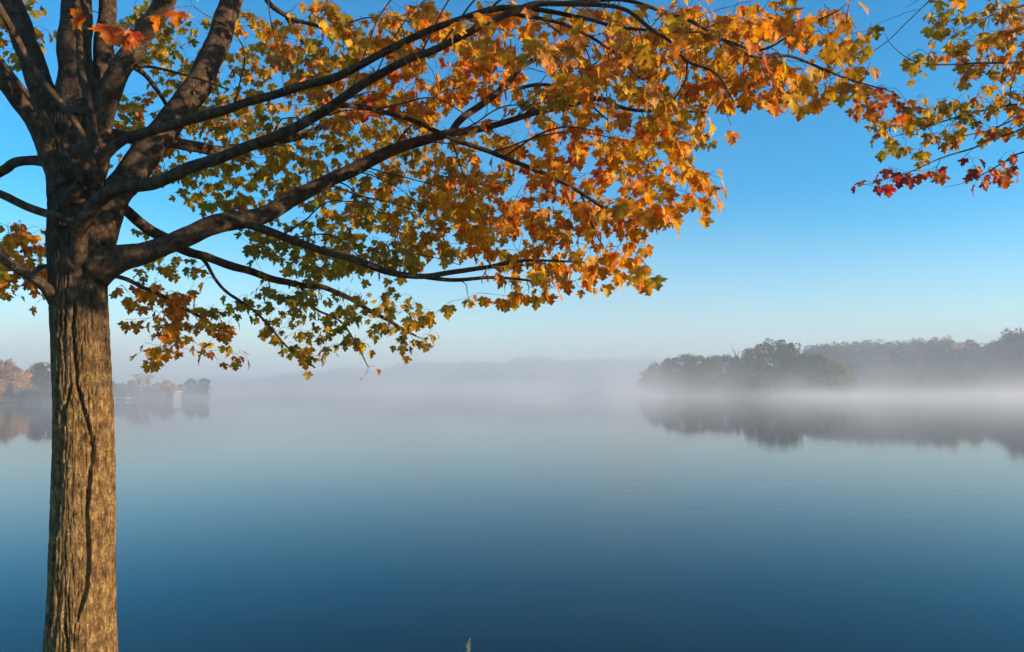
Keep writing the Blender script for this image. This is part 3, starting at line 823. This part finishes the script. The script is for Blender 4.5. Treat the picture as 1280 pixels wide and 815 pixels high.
# ------------------------------------------------------------------ where the leaf sprays hang
# (px, py, rx, ry, depth0, depth1, sprays, palette)
ZONES = [
    # palette letters weigh the leaf kinds: g green, o olive, y gold, a amber, r orange red, d crimson, w brown
    (20, 30, 45, 55, 4.6, 5.6, 16, "ggoya"), (25, 325, 55, 48, 4.6, 5.6, 22, "oyyaar"), (40, 70, 22, 20, 5, 5.6, 3, "goy"), (-60, 150, 50, 150, 4, 5.2, 14, "oya"), (50, 372, 12, 8, 4.6, 5, 2, "ya"),
    (190, 35, 55, 40, 5.2, 6.4, 20, "ggoy"), (235, 110, 45, 45, 5.4, 6.6, 22, "ggoog"), (160, 140, 28, 22, 5.4, 6.4, 8, "oorag"), (200, 180, 40, 22, 5.4, 6.4, 10, "goag"),
    (300, 55, 60, 50, 4.9, 6.4, 30, "ggooya"), (310, 150, 60, 45, 5.0, 6.6, 30, "ggoyao"), (250, 215, 55, 26, 5.2, 6.2, 12, "ooyg"), (330, 225, 60, 32, 5.2, 6.6, 24, "ggoy"),
    (400, 40, 60, 45, 3.6, 5.8, 32, "oyaag"), (420, 110, 65, 42, 4.0, 6.0, 34, "oyagr"), (400, 190, 60, 38, 4.8, 6.4, 26, "ggoyy"), (300, 262, 55, 22, 5.2, 6.4, 11, "ggo"),
    (510, 30, 60, 38, 3.0, 5.4, 34, "yaaor"), (520, 105, 65, 40, 3.6, 6.0, 34, "yaaro"), (500, 175, 60, 40, 4.6, 6.4, 26, "yago"), (420, 260, 55, 34, 5.0, 6.6, 24, "ggoy"), (500, 245, 65, 38, 4.4, 6.4, 30, "gooyya"),
    (620, 35, 60, 38, 2.8, 5.0, 38, "aaayo"), (610, 90, 50, 32, 3.8, 5.6, 14, "aayr"), (590, 195, 65, 38, 4.0, 6.0, 28, "yaago"), (560, 280, 65, 40, 4.0, 6.2, 32, "yaagoy"), (600, 240, 50, 30, 4, 5.6, 16, "aayyr"),
    (740, 45, 70, 45, 2.7, 4.8, 46, "aaayow"), (720, 120, 65, 35, 3.2, 5.2, 22, "aayog"), (710, 190, 70, 38, 3.6, 5.4, 36, "yyaar"), (690, 265, 70, 40, 3.6, 5.2, 40, "yaaaow"), (660, 325, 60, 26, 3.7, 4.8, 22, "aayo"),
    (850, 45, 65, 45, 2.7, 4.8, 44, "aayoow"), (820, 120, 60, 40, 3.0, 5.0, 34, "aayogr"), (800, 195, 60, 38, 3.8, 5.4, 30, "yyyoar"), (790, 262, 55, 32, 3.5, 4.8, 28, "aayow"), (770, 320, 45, 26, 3.6, 4.5, 16, "aayo"), (800, 340, 18, 14, 3.6, 4.2, 4, "aay"),
    (955, 35, 60, 42, 2.7, 4.4, 36, "aaoowr"), (935, 100, 50, 34, 2.9, 4.2, 26, "aaow"), (870, 230, 34, 26, 3.6, 4.6, 12, "aayo"), (860, 165, 36, 24, 3.8, 5.0, 8, "yyao"), (887, 255, 14, 20, 3.7, 4.3, 3, "ay"), (918, 158, 5, 5, 2.9, 3.0, 1, "a"),
    (1040, 40, 40, 35, 3.0, 4.0, 14, "aoow"), (1015, 100, 45, 26, 3.0, 3.9, 15, "aooyw"), (1065, 85, 28, 28, 3.2, 3.8, 10, "oyow"), (1085, 20, 12, 15, 3.1, 3.4, 2, "og"),
    # low green sweep and hanging tips
    (340, 300, 50, 26, 5.2, 6.2, 14, "ggo"), (400, 315, 60, 28, 5.2, 6.4, 20, "ggoy"), (470, 320, 60, 28, 4.2, 6.2, 24, "ggooy"), (350, 375, 55, 24, 5.4, 6.1, 14, "ggo"), (420, 380, 50, 24, 5.8, 6.4, 12, "ggo"),
    (480, 385, 50, 26, 5.8, 6.6, 15, "ggooy"), (390, 425, 50, 22, 5.6, 6.1, 12, "ggoy"), (515, 415, 34, 16, 6, 6.5, 7, "goy"), (530, 395, 16, 20, 4.4, 5, 3, "oya"), (445, 425, 25, 15, 6, 6.2, 4, "goy"),
    (375, 455, 16, 12, 5.7, 6, 3, "oya"), (458, 462, 12, 14, 6, 6.1, 3, "yaa"), (500, 433, 12, 8, 6.2, 6.4, 2, "yo"), (585, 370, 14, 14, 4.1, 4.4, 3, "aay"), (655, 365, 25, 12, 3.8, 4.3, 4, "aayo"), (720, 350, 40, 14, 3.7, 4.2, 6, "aay"),
    # orange bough low behind the trunk
    (175, 362, 30, 22, 4.6, 5.4, 6, "aaryw"), (205, 385, 40, 28, 4.9, 5.6, 13, "yaaar"), (250, 405, 40, 26, 5.2, 5.8, 13, "yaaar"), (195, 440, 24, 16, 5.0, 5.6, 4, "yaa"), (265, 440, 40, 12, 5.3, 5.9, 5, "yaaro"), (165, 405, 12, 14, 4.9, 5.2, 2, "ay"), (310, 440, 18, 12, 5.6, 5.9, 3, "oya"), (215, 330, 50, 14, 5, 5.8, 5, "gya"), (180, 300, 34, 20, 5, 5.8, 4, "gyg"),
    (190, 205, 50, 25, 5.2, 6.4, 7, "goya"), (245, 165, 40, 30, 5.4, 6.6, 9, "oogar"), (265, 240, 50, 16, 5.2, 6.2, 6, "goy"), (200, 350, 60, 22, 5.0, 5.8, 5, "aary"), (150, 385, 14, 24, 4.9, 5.3, 2, "aar"),
    (290, 385, 40, 20, 5.3, 5.9, 4, "gyo"), (30, 300, 40, 25, 4.8, 5.6, 6, "aayr"), (15, 350, 30, 20, 4.6, 5.4, 4, "yaar"), (345, 405, 30, 18, 5.5, 6.0, 4, "goy"),
    # close sprays over the trunk
    (108, 16, 12, 6, 2.3, 2.4, 2, "aar"), (140, 26, 12, 8, 2.3, 2.4, 2, "rar"), (170, 30, 8, 5, 2.4, 2.5, 2, "ar"),
    # above and around the frame: the rest of the crown
    (600, -120, 300, 90, 3.0, 6.0, 90, "ayog"), (250, -150, 250, 110, 3.6, 6.4, 60, "ayog"), (-100, -60, 120, 120, 3.4, 5.6, 26, "oya"), (900, -90, 150, 60, 2.8, 5.0, 36, "ayo"), (350, -330, 250, 100, 3.6, 6.0, 50, "ayog"), (50, -420, 200, 100, 3.5, 5, 30, "ayog"),
]
ZONES2 = [
    (1185, 30, 30, 28, 4.4, 5.2, 12, "ooog"), (1215, 60, 40, 24, 4.3, 5.0, 11, "oogaw"), (1255, 30, 34, 32, 4.3, 5.2, 16, "ooaw"), (1150, 65, 16, 14, 4.2, 4.6, 4, "oogr"), (1265, 80, 26, 24, 4.3, 5.0, 9, "ooar"), (1230, 95, 34, 16, 4.3, 4.9, 6, "oow"),
    (1145, 95, 14, 12, 4.2, 4.5, 3, "oog"), (1110, 110, 16, 8, 4.2, 4.6, 3, "rwd"), (1125, 128, 20, 6, 4.3, 4.6, 3, "rrw"), (1160, 130, 26, 12, 4.4, 4.8, 6, "oogy"), (1205, 130, 32, 14, 4.4, 5.0, 8, "oogw"), (1265, 125, 30, 18, 4.4, 5.1, 10, "oowa"),
    (1100, 155, 20, 12, 4.3, 4.7, 5, "oyow"), (1140, 150, 22, 12, 4.4, 4.8, 6, "ooya"), (1180, 160, 28, 10, 4.4, 4.9, 7, "oyaw"), (1245, 160, 30, 10, 4.5, 5.1, 8, "oorr"), (1115, 180, 18, 10, 4.3, 4.6, 5, "yyog"), (1145, 190, 14, 10, 4.3, 4.6, 4, "yog"),
    (1130, 213, 30, 7, 4.2, 4.6, 7, "ddd"), (1160, 215, 16, 10, 4.3, 4.6, 5, "ddr"), (1095, 228, 26, 5, 4.2, 4.5, 5, "ddr"), (1240, 214, 40, 8, 4.4, 4.7, 8, "ddr"), (1085, 120, 20, 22, 4.2, 4.6, 6, "orw"), (1215, 205, 12, 14, 4.4, 4.7, 4, "ddr"), (1262, 200, 16, 12, 4.4, 4.8, 4, "ddr"), (1225, 222, 12, 5, 4.4, 4.6, 2, "dr"), (1172, 235, 3, 4, 4.4, 4.5, 1, "d"),
    (1340, 60, 60, 120, 4.2, 5.6, 40, "oowag"), (1420, 120, 80, 160, 4.2, 5.6, 40, "oowag"), (1240, -60, 120, 50, 4.4, 5.8, 36, "oowag"),
]
LC = dict(g=(0.29, 0.205, 0.009), o=(0.58, 0.285, 0.009), y=(0.85, 0.42, 0.012), a=(0.82, 0.235, 0.004), r=(0.72, 0.13, 0.006), d=(0.42, 0.020, 0.010), w=(0.45, 0.14, 0.008))


def build_leaf(k):
    """one maple leaf: stalk from the origin along +Y, five pointed lobes; normal +Z; blade about one unit long. (verts, faces, totals, uv)"""
    r = np.random.default_rng(900 + k)
    half = [(0.02, -0.01), (0.15, -0.13), (0.28, -0.12), (0.50, -0.14), (0.47, -0.01), (0.60, 0.07), (0.50, 0.14), (0.54, 0.20), (0.72, 0.22), (0.74, 0.34), (0.93, 0.47), (0.70, 0.50), (0.68, 0.63),
            (0.50, 0.56), (0.34, 0.52), (0.30, 0.56), (0.34, 0.68), (0.45, 0.80), (0.27, 0.84), (0.15, 0.96)]
    pts = []
    for s in (1, -1):
        q = [(s * x * r.uniform(0.9, 1.1), y + r.uniform(-.025, .025)) for x, y in half]
        pts.append(q)
    out = pts[0] + [(r.uniform(-.03, .03), 1.08)] + pts[1][::-1]
    # inner ring for bending, then centre
    inner = [(x * 0.5, 0.2 + (y - 0.2) * 0.5) for x, y in out]
    n = len(out)
    V2 = out + inner + [(0, 0.2)]
    F, L = [], []
    for i in range(n):
        j = (i + 1) % n
        F += [i, j, n + j, n + i]; L.append(4)
        F += [n + i, n + j, 2 * n]; L.append(3)
    V2 = np.array(V2)
    fold, droop, curl = r.uniform(0.1, 0.5), r.uniform(0.05, 0.55), r.uniform(-0.25, 0.35)
    x, y = V2[:, 0], V2[:, 1]
    z = fold * np.abs(x) * 0.7 - droop * y * np.abs(y) - curl * (x * x + y * y) * 0.5 + 0.05 * np.sin(x * 7 + k) * np.cos(y * 6)
    stalk = r.uniform(0.45, 0.75)
    P = np.stack((x, y + stalk, z), -1)
    UV = V2.copy() + np.array((0, 0.12))
    nv = len(P)
    sv, su, w = [], [], 0.011
    for t, zz_ in ((0, 0.0), (0.5, 0.06), (1.0, 0.0)):
        for a in (0, 2.09, 4.19):
            sv.append((w * math.cos(a), t * stalk + 0.01, zz_ + w * math.sin(a))); su.append((0.5, -0.4))
    for s in range(2):
        for a in range(3):
            b = (a + 1) % 3
            F += [nv + s * 3 + a, nv + s * 3 + b, nv + s * 3 + 3 + b, nv + s * 3 + 3 + a]; L.append(4)
    return np.vstack((P, sv)), np.array(F), np.array(L), np.vstack((UV, su))


LEAVES = [build_leaf(k) for k in range(10)]
LEAF_ME = []
for P, F, L, UV in LEAVES:
    m_ = mesh_np("leaf", P, F, L, smooth=False, uv=UV); m_.materials.append(M_leaf_o); LEAF_ME.append(m_)

NP = np.array(nodes_p); NR = np.array(nodes_r); NTn = np.array(nodes_t); NW = np.array(nodes_tree)
cap_ = 220000
GP = np.zeros((cap_, 3)); GR = np.zeros(cap_); GT = np.zeros((cap_, 3)); GW = np.full(cap_, -1)
ng = len(NP); GP[:ng] = NP; GR[:ng] = NR; GT[:ng] = NTn; GW[:ng] = NW

targets = []
for which, zs in ((0, ZONES), (1, ZONES2)):
    for (zx, zy, rx, ry, d0, d1, cnt, pal) in zs:
        for _ in range(int(round(cnt * ((3.3 if d0 > 3.7 else 2.7) if cnt > 3 else 1)))):
            a, q = rng.uniform(0, 2 * math.pi), math.sqrt(rng.uniform(0, 1))
            dep = rng.uniform(d0, d1)
            p = at(zx + rx * q * math.cos(a), zy + ry * q * math.sin(a), dep)
            targets.append((p, which, pal))
for which, cnt, lo, hi in ((0, 110, (0.6, 1.2, 3.6), (3.2, 3.2, 5.4)), (1, 60, (3.0, 1.5, 3.7), (7.5, 6.5, 6.5)), (0, 60, (-1.6, 2.2, 4.3), (1.0, 5.0, 5.6))):  # unseen sprays added outside the frame to shade the upper trunk and limbs
    while cnt > 0:
        p = rng.uniform(lo, hi)
        qx, qy, qf = proj(p)
        if qy < -25 or qx > 1310:
            targets.append((p, which, "oyag")); cnt -= 1
P0 = np.array([t[0] for t in targets])
dist = np.array([np.min(np.sum((GP[:ng] - p) ** 2, 1) + (GW[:ng] != t[1]) * 1e3) for p, t in zip(P0, targets)])
order = np.argsort(dist)
twigs = {0: [], 1: []}
leaf_rows = {0: [], 1: []}       # (pos, rot 3x3, size, colour, variant)


def norm(v):
    return v / (np.linalg.norm(v) + 1e-9)


def frame(ydir, up):
    y = norm(ydir); z = norm(up - y * np.dot(up, y)); x = np.cross(y, z)
    return np.stack((x, y, z), 1)


for ti in order:
    p, which, pal = targets[ti]
    d = GP[:ng] - p
    dd = np.sqrt(np.sum(d * d, 1))
    out_dir = -d / (dd[:, None] + 1e-9)
    align = np.sum(out_dir * GT[:ng], 1)
    cost = dd * (1.35 - 0.35 * align) + (GW[:ng] != which) * 1e3 + (GR[:ng] > 0.02) * 0.25
    b = int(np.argmin(cost))
    s = GP[b]; L = dd[b]
    if L < 0.05:
        continue
    t0 = norm(GT[b] * 0.7 + norm(p - s) * 0.8 + rng.normal(size=3) * 0.15)
    m1 = s + t0 * L * 0.35
    m2 = p - norm(p - s) * L * 0.3 + np.array((0, 0, 0.06 * L)) + rng.normal(size=3) * 0.04 * L
    r0 = min(GR[b] * 0.6, 0.0028 + 0.0055 * min(L, 1.0))
    rt = 0.0014
    n = max(4, int(L / 0.045))
    u = np.linspace(0, 1, n)[:, None]
    C = (1 - u) ** 3 * s + 3 * (1 - u) ** 2 * u * m1 + 3 * (1 - u) * u * u * m2 + u ** 3 * p
    C[1:-1] += rng.normal(size=(n - 2, 3)) * 0.005
    S = np.hstack((C, (r0 * (1 - u) + rt * u)))
    twigs[which].append((L, tube(S, 5)))
    T = np.gradient(C, axis=0); T /= np.linalg.norm(T, axis=1)[:, None] + 1e-9
    k0 = 1
    m = n - k0
    if ng + m < cap_:
        GP[ng:ng + m] = C[k0:]; GR[ng:ng + m] = S[k0:, 3]; GT[ng:ng + m] = T[k0:]; GW[ng:ng + m] = which; ng += m
    if rng.uniform() < 0.05:
        continue
    # opposite pairs of leaves along the outer part, one at the tip
    span = min(L, 0.32 if pal[0] != "d" else 0.12)
    spots = []
    q = 0.0
    while q < span:
        fr = 1 - q / L
        i_ = min(n - 1, max(0, int(round(fr * (n - 1)))))
        pos = C[i_]
        az_ = rng.uniform(0, math.pi)
        for sgn in ((0,) if q == 0 else (1, -1)):
            if sgn == 0:
                o_dir = T[-1]
            else:
                side = np.cross(T[i_], (math.cos(az_) * 0.5, math.sin(az_) * 0.5, 1.0))
                o_dir = norm(side) * sgn + T[i_] * 0.5
            spots.append((pos, norm(o_dir)))
        q += rng.uniform(0.07, 0.12)
    base_c = np.array(LC[pal[int(rng.integers(len(pal)))]])
    for pos, od in spots:
        if rng.uniform() < 0.08:
            continue
        c = base_c if rng.uniform() < 0.6 else np.array(LC[pal[int(rng.integers(len(pal)))]])
        mixer = rng.uniform(0, 0.35)
        c = c * (1 - mixer) + np.array(LC[pal[int(rng.integers(len(pal)))]]) * mixer
        c = c * rng.uniform(0.75, 1.2)
        ydir = norm(np.array((od[0], od[1], 0)) * rng.uniform(0.25, 1.0) + np.array((0, 0, -1)) * rng.uniform(0.45, 1.4))
        up = norm(np.array((0, 0, 1.0)) + rng.normal(size=3) * 0.45 + np.array((od[0], od[1], 0)) * 0.8)
        leaf_rows[which].append((pos, frame(ydir, up), rng.uniform(0.034, 0.076) * (0.82 if which else (0.84 if p[1] < 3.3 else 0.92 if p[1] < 4.2 else 0.86)), c, int(rng.integers(10))))

for which, tr_, iv in ((0, tree, inv), (1, tree2, inv2)):
    tw = sorted(twigs[which], key=lambda t: -t[0])
    for Lg, t in tw[:200]:
        part("twig", mesh_np("twig", *t), M_twig, tr_, iv)
    rest = tw[200:]
    if rest:
        part("twigs", joined("twigs", [t for _, t in rest]), M_twig, tr_, iv, kind="stuff")
    rows = leaf_rows[which]
    pos = np.array([q[0] for q in rows]); sz = np.array([q[2] for q in rows])
    px, py, f = proj(pos)
    show = (px > -15) & (px < 1295) & (py > -20) & (py < 830)
    big = np.where(show, sz / f, 0)
    idx = np.argsort(-big)
    own = [i for i in idx[:300] if big[i] > 0]
    rest = [i for i in range(len(rows)) if i not in set(own)]
    for i in own:
        p, Rm, s, c, k = rows[i]
        o = add("leaf", LEAF_ME[k], parent=tr_)
        M4 = Matrix(((*(Rm[0] * s), p[0] + iv[0]), (*(Rm[1] * s), p[1] + iv[1]), (*(Rm[2] * s), p[2] + iv[2]), (0, 0, 0, 1)))
        o.matrix_local = M4
        o.color = (*c, 1)
    Vs, Fs, Ls, Cs_, Us, off = [], [], [], [], [], 0
    for i in rest:
        p, Rm, s, c, k = rows[i]
        P, F, L, UV = LEAVES[k]
        Vs.append(P @ Rm.T * s + p); Fs.append(F + off); Ls.append(L); Cs_.append(np.tile(c, (len(P), 1))); Us.append(UV); off += len(P)
    if Vs:
        part("foliage", mesh_np("foliage", np.vstack(Vs), np.concatenate(Fs), np.concatenate(Ls), smooth=False, color=np.vstack(Cs_), uv=np.vstack(Us)), M_leaf_v, tr_, iv, kind="stuff")
    print("LEAVES", which, len(rows), "twigs", len(tw))

# ------------------------------------------------------------------ small things
def simple(name, col, rough=0.8):
    m, nt, bs, out = new_mat(name)
    n1 = node(nt, "ShaderNodeTexNoise"); n1.inputs["Scale"].default_value = 6; n1.inputs["Detail"].default_value = 6
    tc = node(nt, "ShaderNodeTexCoord"); nt.links.new(tc.outputs["Object"], n1.inputs[0])
    cr = ramp(nt, [(0.3, tuple(c * 0.7 for c in col)), (0.7, tuple(min(1, c * 1.15) for c in col))])
    nt.links.new(n1.outputs[0], cr.inputs[0]); nt.links.new(cr.outputs[0], bs.inputs["Base Color"]); bs.inputs["Roughness"].default_value = rough
    return m


def boxes(name, specs, mat, parent):
    parts = []
    for lo, hi in specs:
        (a, b, c), (d, e, f) = lo, hi
        v = np.array([(a, b, c), (d, b, c), (d, e, c), (a, e, c), (a, b, f), (d, b, f), (d, e, f), (a, e, f)], float)
        parts.append((v, [0, 3, 2, 1, 4, 5, 6, 7, 0, 1, 5, 4, 1, 2, 6, 5, 2, 3, 7, 6, 3, 0, 4, 7], [4] * 6))
    m_ = joined(name, parts); m_.polygons.foreach_set("use_smooth", [False] * len(m_.polygons))
    return add(name, m_, mat, parent)


# shed on the left shore
sx, sd = (223 - 640) / FPX * 257 * LEFT, 257.0 * LEFT
shed = add("shed", None, label="small tan boathouse with a pale roof standing at the left shore's waterline", cat="shed", loc=(sx, sd, 0.15))
shed.scale = (0.52, 0.52, 0.52)
M_tan = simple("weathered tan boards", (0.55, 0.42, 0.32)); M_roof = simple("pale metal roof", (0.72, 0.70, 0.68), 0.5); M_dk = simple("dark boards", (0.10, 0.09, 0.08))
shed.rotation_euler = (0, 0, R(24))
boxes("wall", [((-1.3, -1.6, -0.3), (1.3, 1.4, 2.3))], M_tan, shed)
rm = mesh_np("roof", [(-1.7, -2.0, 2.31), (1.7, -2.0, 2.31), (1.7, 1.8, 2.31), (-1.7, 1.8, 2.31), (-1.7, -2.0, 2.5), (1.7, -2.0, 2.5), (1.7, 1.8, 2.75), (-1.7, 1.8, 2.75)],
             [0, 3, 2, 1, 4, 5, 6, 7, 0, 1, 5, 4, 1, 2, 6, 5, 2, 3, 7, 6, 3, 0, 4, 7], [4] * 6, smooth=False)
add("roof", rm, M_roof, shed)
boxes("door", [((-1.36, -0.5, 0.0), (-1.303, 0.4, 1.95))], M_dk, shed)
boxes("window", [((1.303, -0.5, 0.9), (1.34, 0.4, 1.7))], M_dk, shed)

# two white rowing boats drawn up on the left shore
M_white = simple("white painted hull", (0.78, 0.78, 0.76), 0.4)


def boat(px, dep, L, rot, label):
    e = add("rowing_boat", None, label=label, cat="boat", group="white boats on the left shore", loc=((px - 640) / FPX * dep * LEFT, dep * LEFT, 0.2))
    e.scale = (0.42, 0.42, 0.42)
    e.rotation_euler = (R(8), 0, rot)
    n = 14; V = []
    for i in range(n):
        t = i / (n - 1); x = (t - 0.5) * L
        w = 0.62 * (math.sin(math.pi * min(1, t * 0.8 + 0.2)) ** 0.6) * (1 if t < 0.98 else 0.1) + 0.02
        sh = 0.55 + 0.18 * t * t
        for a in np.linspace(0, math.pi, 9):
            V.append((x, -w * math.cos(a), sh - (sh - 0.03) * math.sin(a) ** 0.6))
        for a in np.linspace(math.pi, 0, 9):
            V.append((x, -(w - 0.04) * math.cos(a), sh - (sh - 0.08) * math.sin(a) ** 0.6))
    F, Lt = [], []
    for i in range(n - 1):
        for j in range(18):
            k = (j + 1) % 18
            F += [i * 18 + j, i * 18 + k, (i + 1) * 18 + k, (i + 1) * 18 + j]; Lt.append(4)
    F += list(range(18))[::-1] + list(range((n - 1) * 18, n * 18)); Lt += [18, 18]
    add("hull", mesh_np("hull", V, F, Lt), M_white, e)
    for x in (-0.7, 0.3):
        boxes("seat", [((x - 0.12, -0.5, 0.38), (x + 0.12, 0.5, 0.42))], M_tan, e)


boat(162, 240, 2.2, R(35), "white rowing boat nearer the small shed of the two on the left shore")
boat(145, 240, 1.8, R(-40), "white rowing boat close beside the big trunk's right edge on the far shore")

# small white sign at the tip of the wooded point
sg = add("sign_post", None, label="small white sign board on a post at the waterline of the wooded point's tip", cat="sign", loc=((826.5 - 640) / FPX * 249, 249, -0.2))
v, f, l = tube(catmull([(0, 0, 0, .06), (0, 0, 0.9, .06), (0, 0, 2.1, .05)], 0.3), 8); add("post", mesh_np("post", v, f, l), M_white, sg)
boxes("board", [((-0.38, -0.12, 1.25), (0.38, -0.07, 2.05))], M_white, sg)

# the forked dead snag above the point
sn = add("dead_tree", None, label="bare forked dead tree poking above the wooded point", cat="tree", loc=((921 - 640) / FPX * 262, 262, 0.9))
h = at(921, 431, 262)[2] - 0.9
v, f, l = tube(catmull([(0, 0, 0, .35), (0.1, 0, h * .4, .28), (0, 0, h * .72, .2)], 0.5), 10); add("trunk", mesh_np("trunk", v, f, l), M_limb, sn)
for dx, hh_, z0 in ((-1.6, 1.0, .70), (1.0, .93, .71), (-0.5, .9, .72), (2.4, .85, .55), (-2.6, .86, .6)):
    v, f, l = tube(catmull([(0, 0, h * z0, .15), (dx * .6, .1, h * (z0 + hh_) / 2, .1), (dx, 0.2, h * hh_, .03)], 0.4), 7)
    add("branch", mesh_np("branch", v, f, l), M_limb, sn)

# the seeding stalk that just enters the picture at the bottom
gp = at(583, 815, 4.9)
gz = 0.30
M_stalk = simple("dry stalk", (0.34, 0.33, 0.16), 0.8); M_seed = simple("pale seed heads", (0.34, 0.33, 0.2), 0.9)
gs = add("grass_stalk", None, label="seeding weed stalk whose tip shows at the bottom border against the water", cat="plant", loc=(gp[0], 4.9, gz))
tip = at(586, 801, 4.9); tz = tip[2] - gz; tx = tip[0] - gp[0]
v, f, l = tube(catmull([(0, 0, -0.03, .004), (0.0, 0.01, tz * .5, .003), (tx, 0, tz, .0012)], 0.02), 6)
add("stem", mesh_np("stem", v, f, l), M_stalk, gs)
r = np.random.default_rng(3)
for k in range(22):
    z = tz - 0.15 * (k / 22) ** 0.9
    a = r.uniform(0, 6.28); ln = 0.012 + 0.02 * (k / 22)
    p0 = np.array((tx * z / tz, 0, z)); p1 = p0 + np.array((math.cos(a) * ln, math.sin(a) * ln, 0.014))
    v, f, l = tube(catmull([(*p0, .0009), (*((p0 + p1) / 2), .003), (*p1, .0008)], 0.006), 6)
    add("seed_head", mesh_np("seed_head", v, f, l), M_seed, gs)
for k in range(3):
    a = 2.1 * k + 0.5
    p = [(0, 0, 0.02 + 0.04 * k, .003), (math.cos(a) * .04, math.sin(a) * .04, 0.05 + 0.03 * k, .004), (math.cos(a) * .08, math.sin(a) * .07, 0.04 + 0.03 * k, .001)]
    v, f, l = tube(catmull(p, 0.02), 4); add("blade", mesh_np("blade", v, f, l), M_stalk, gs)
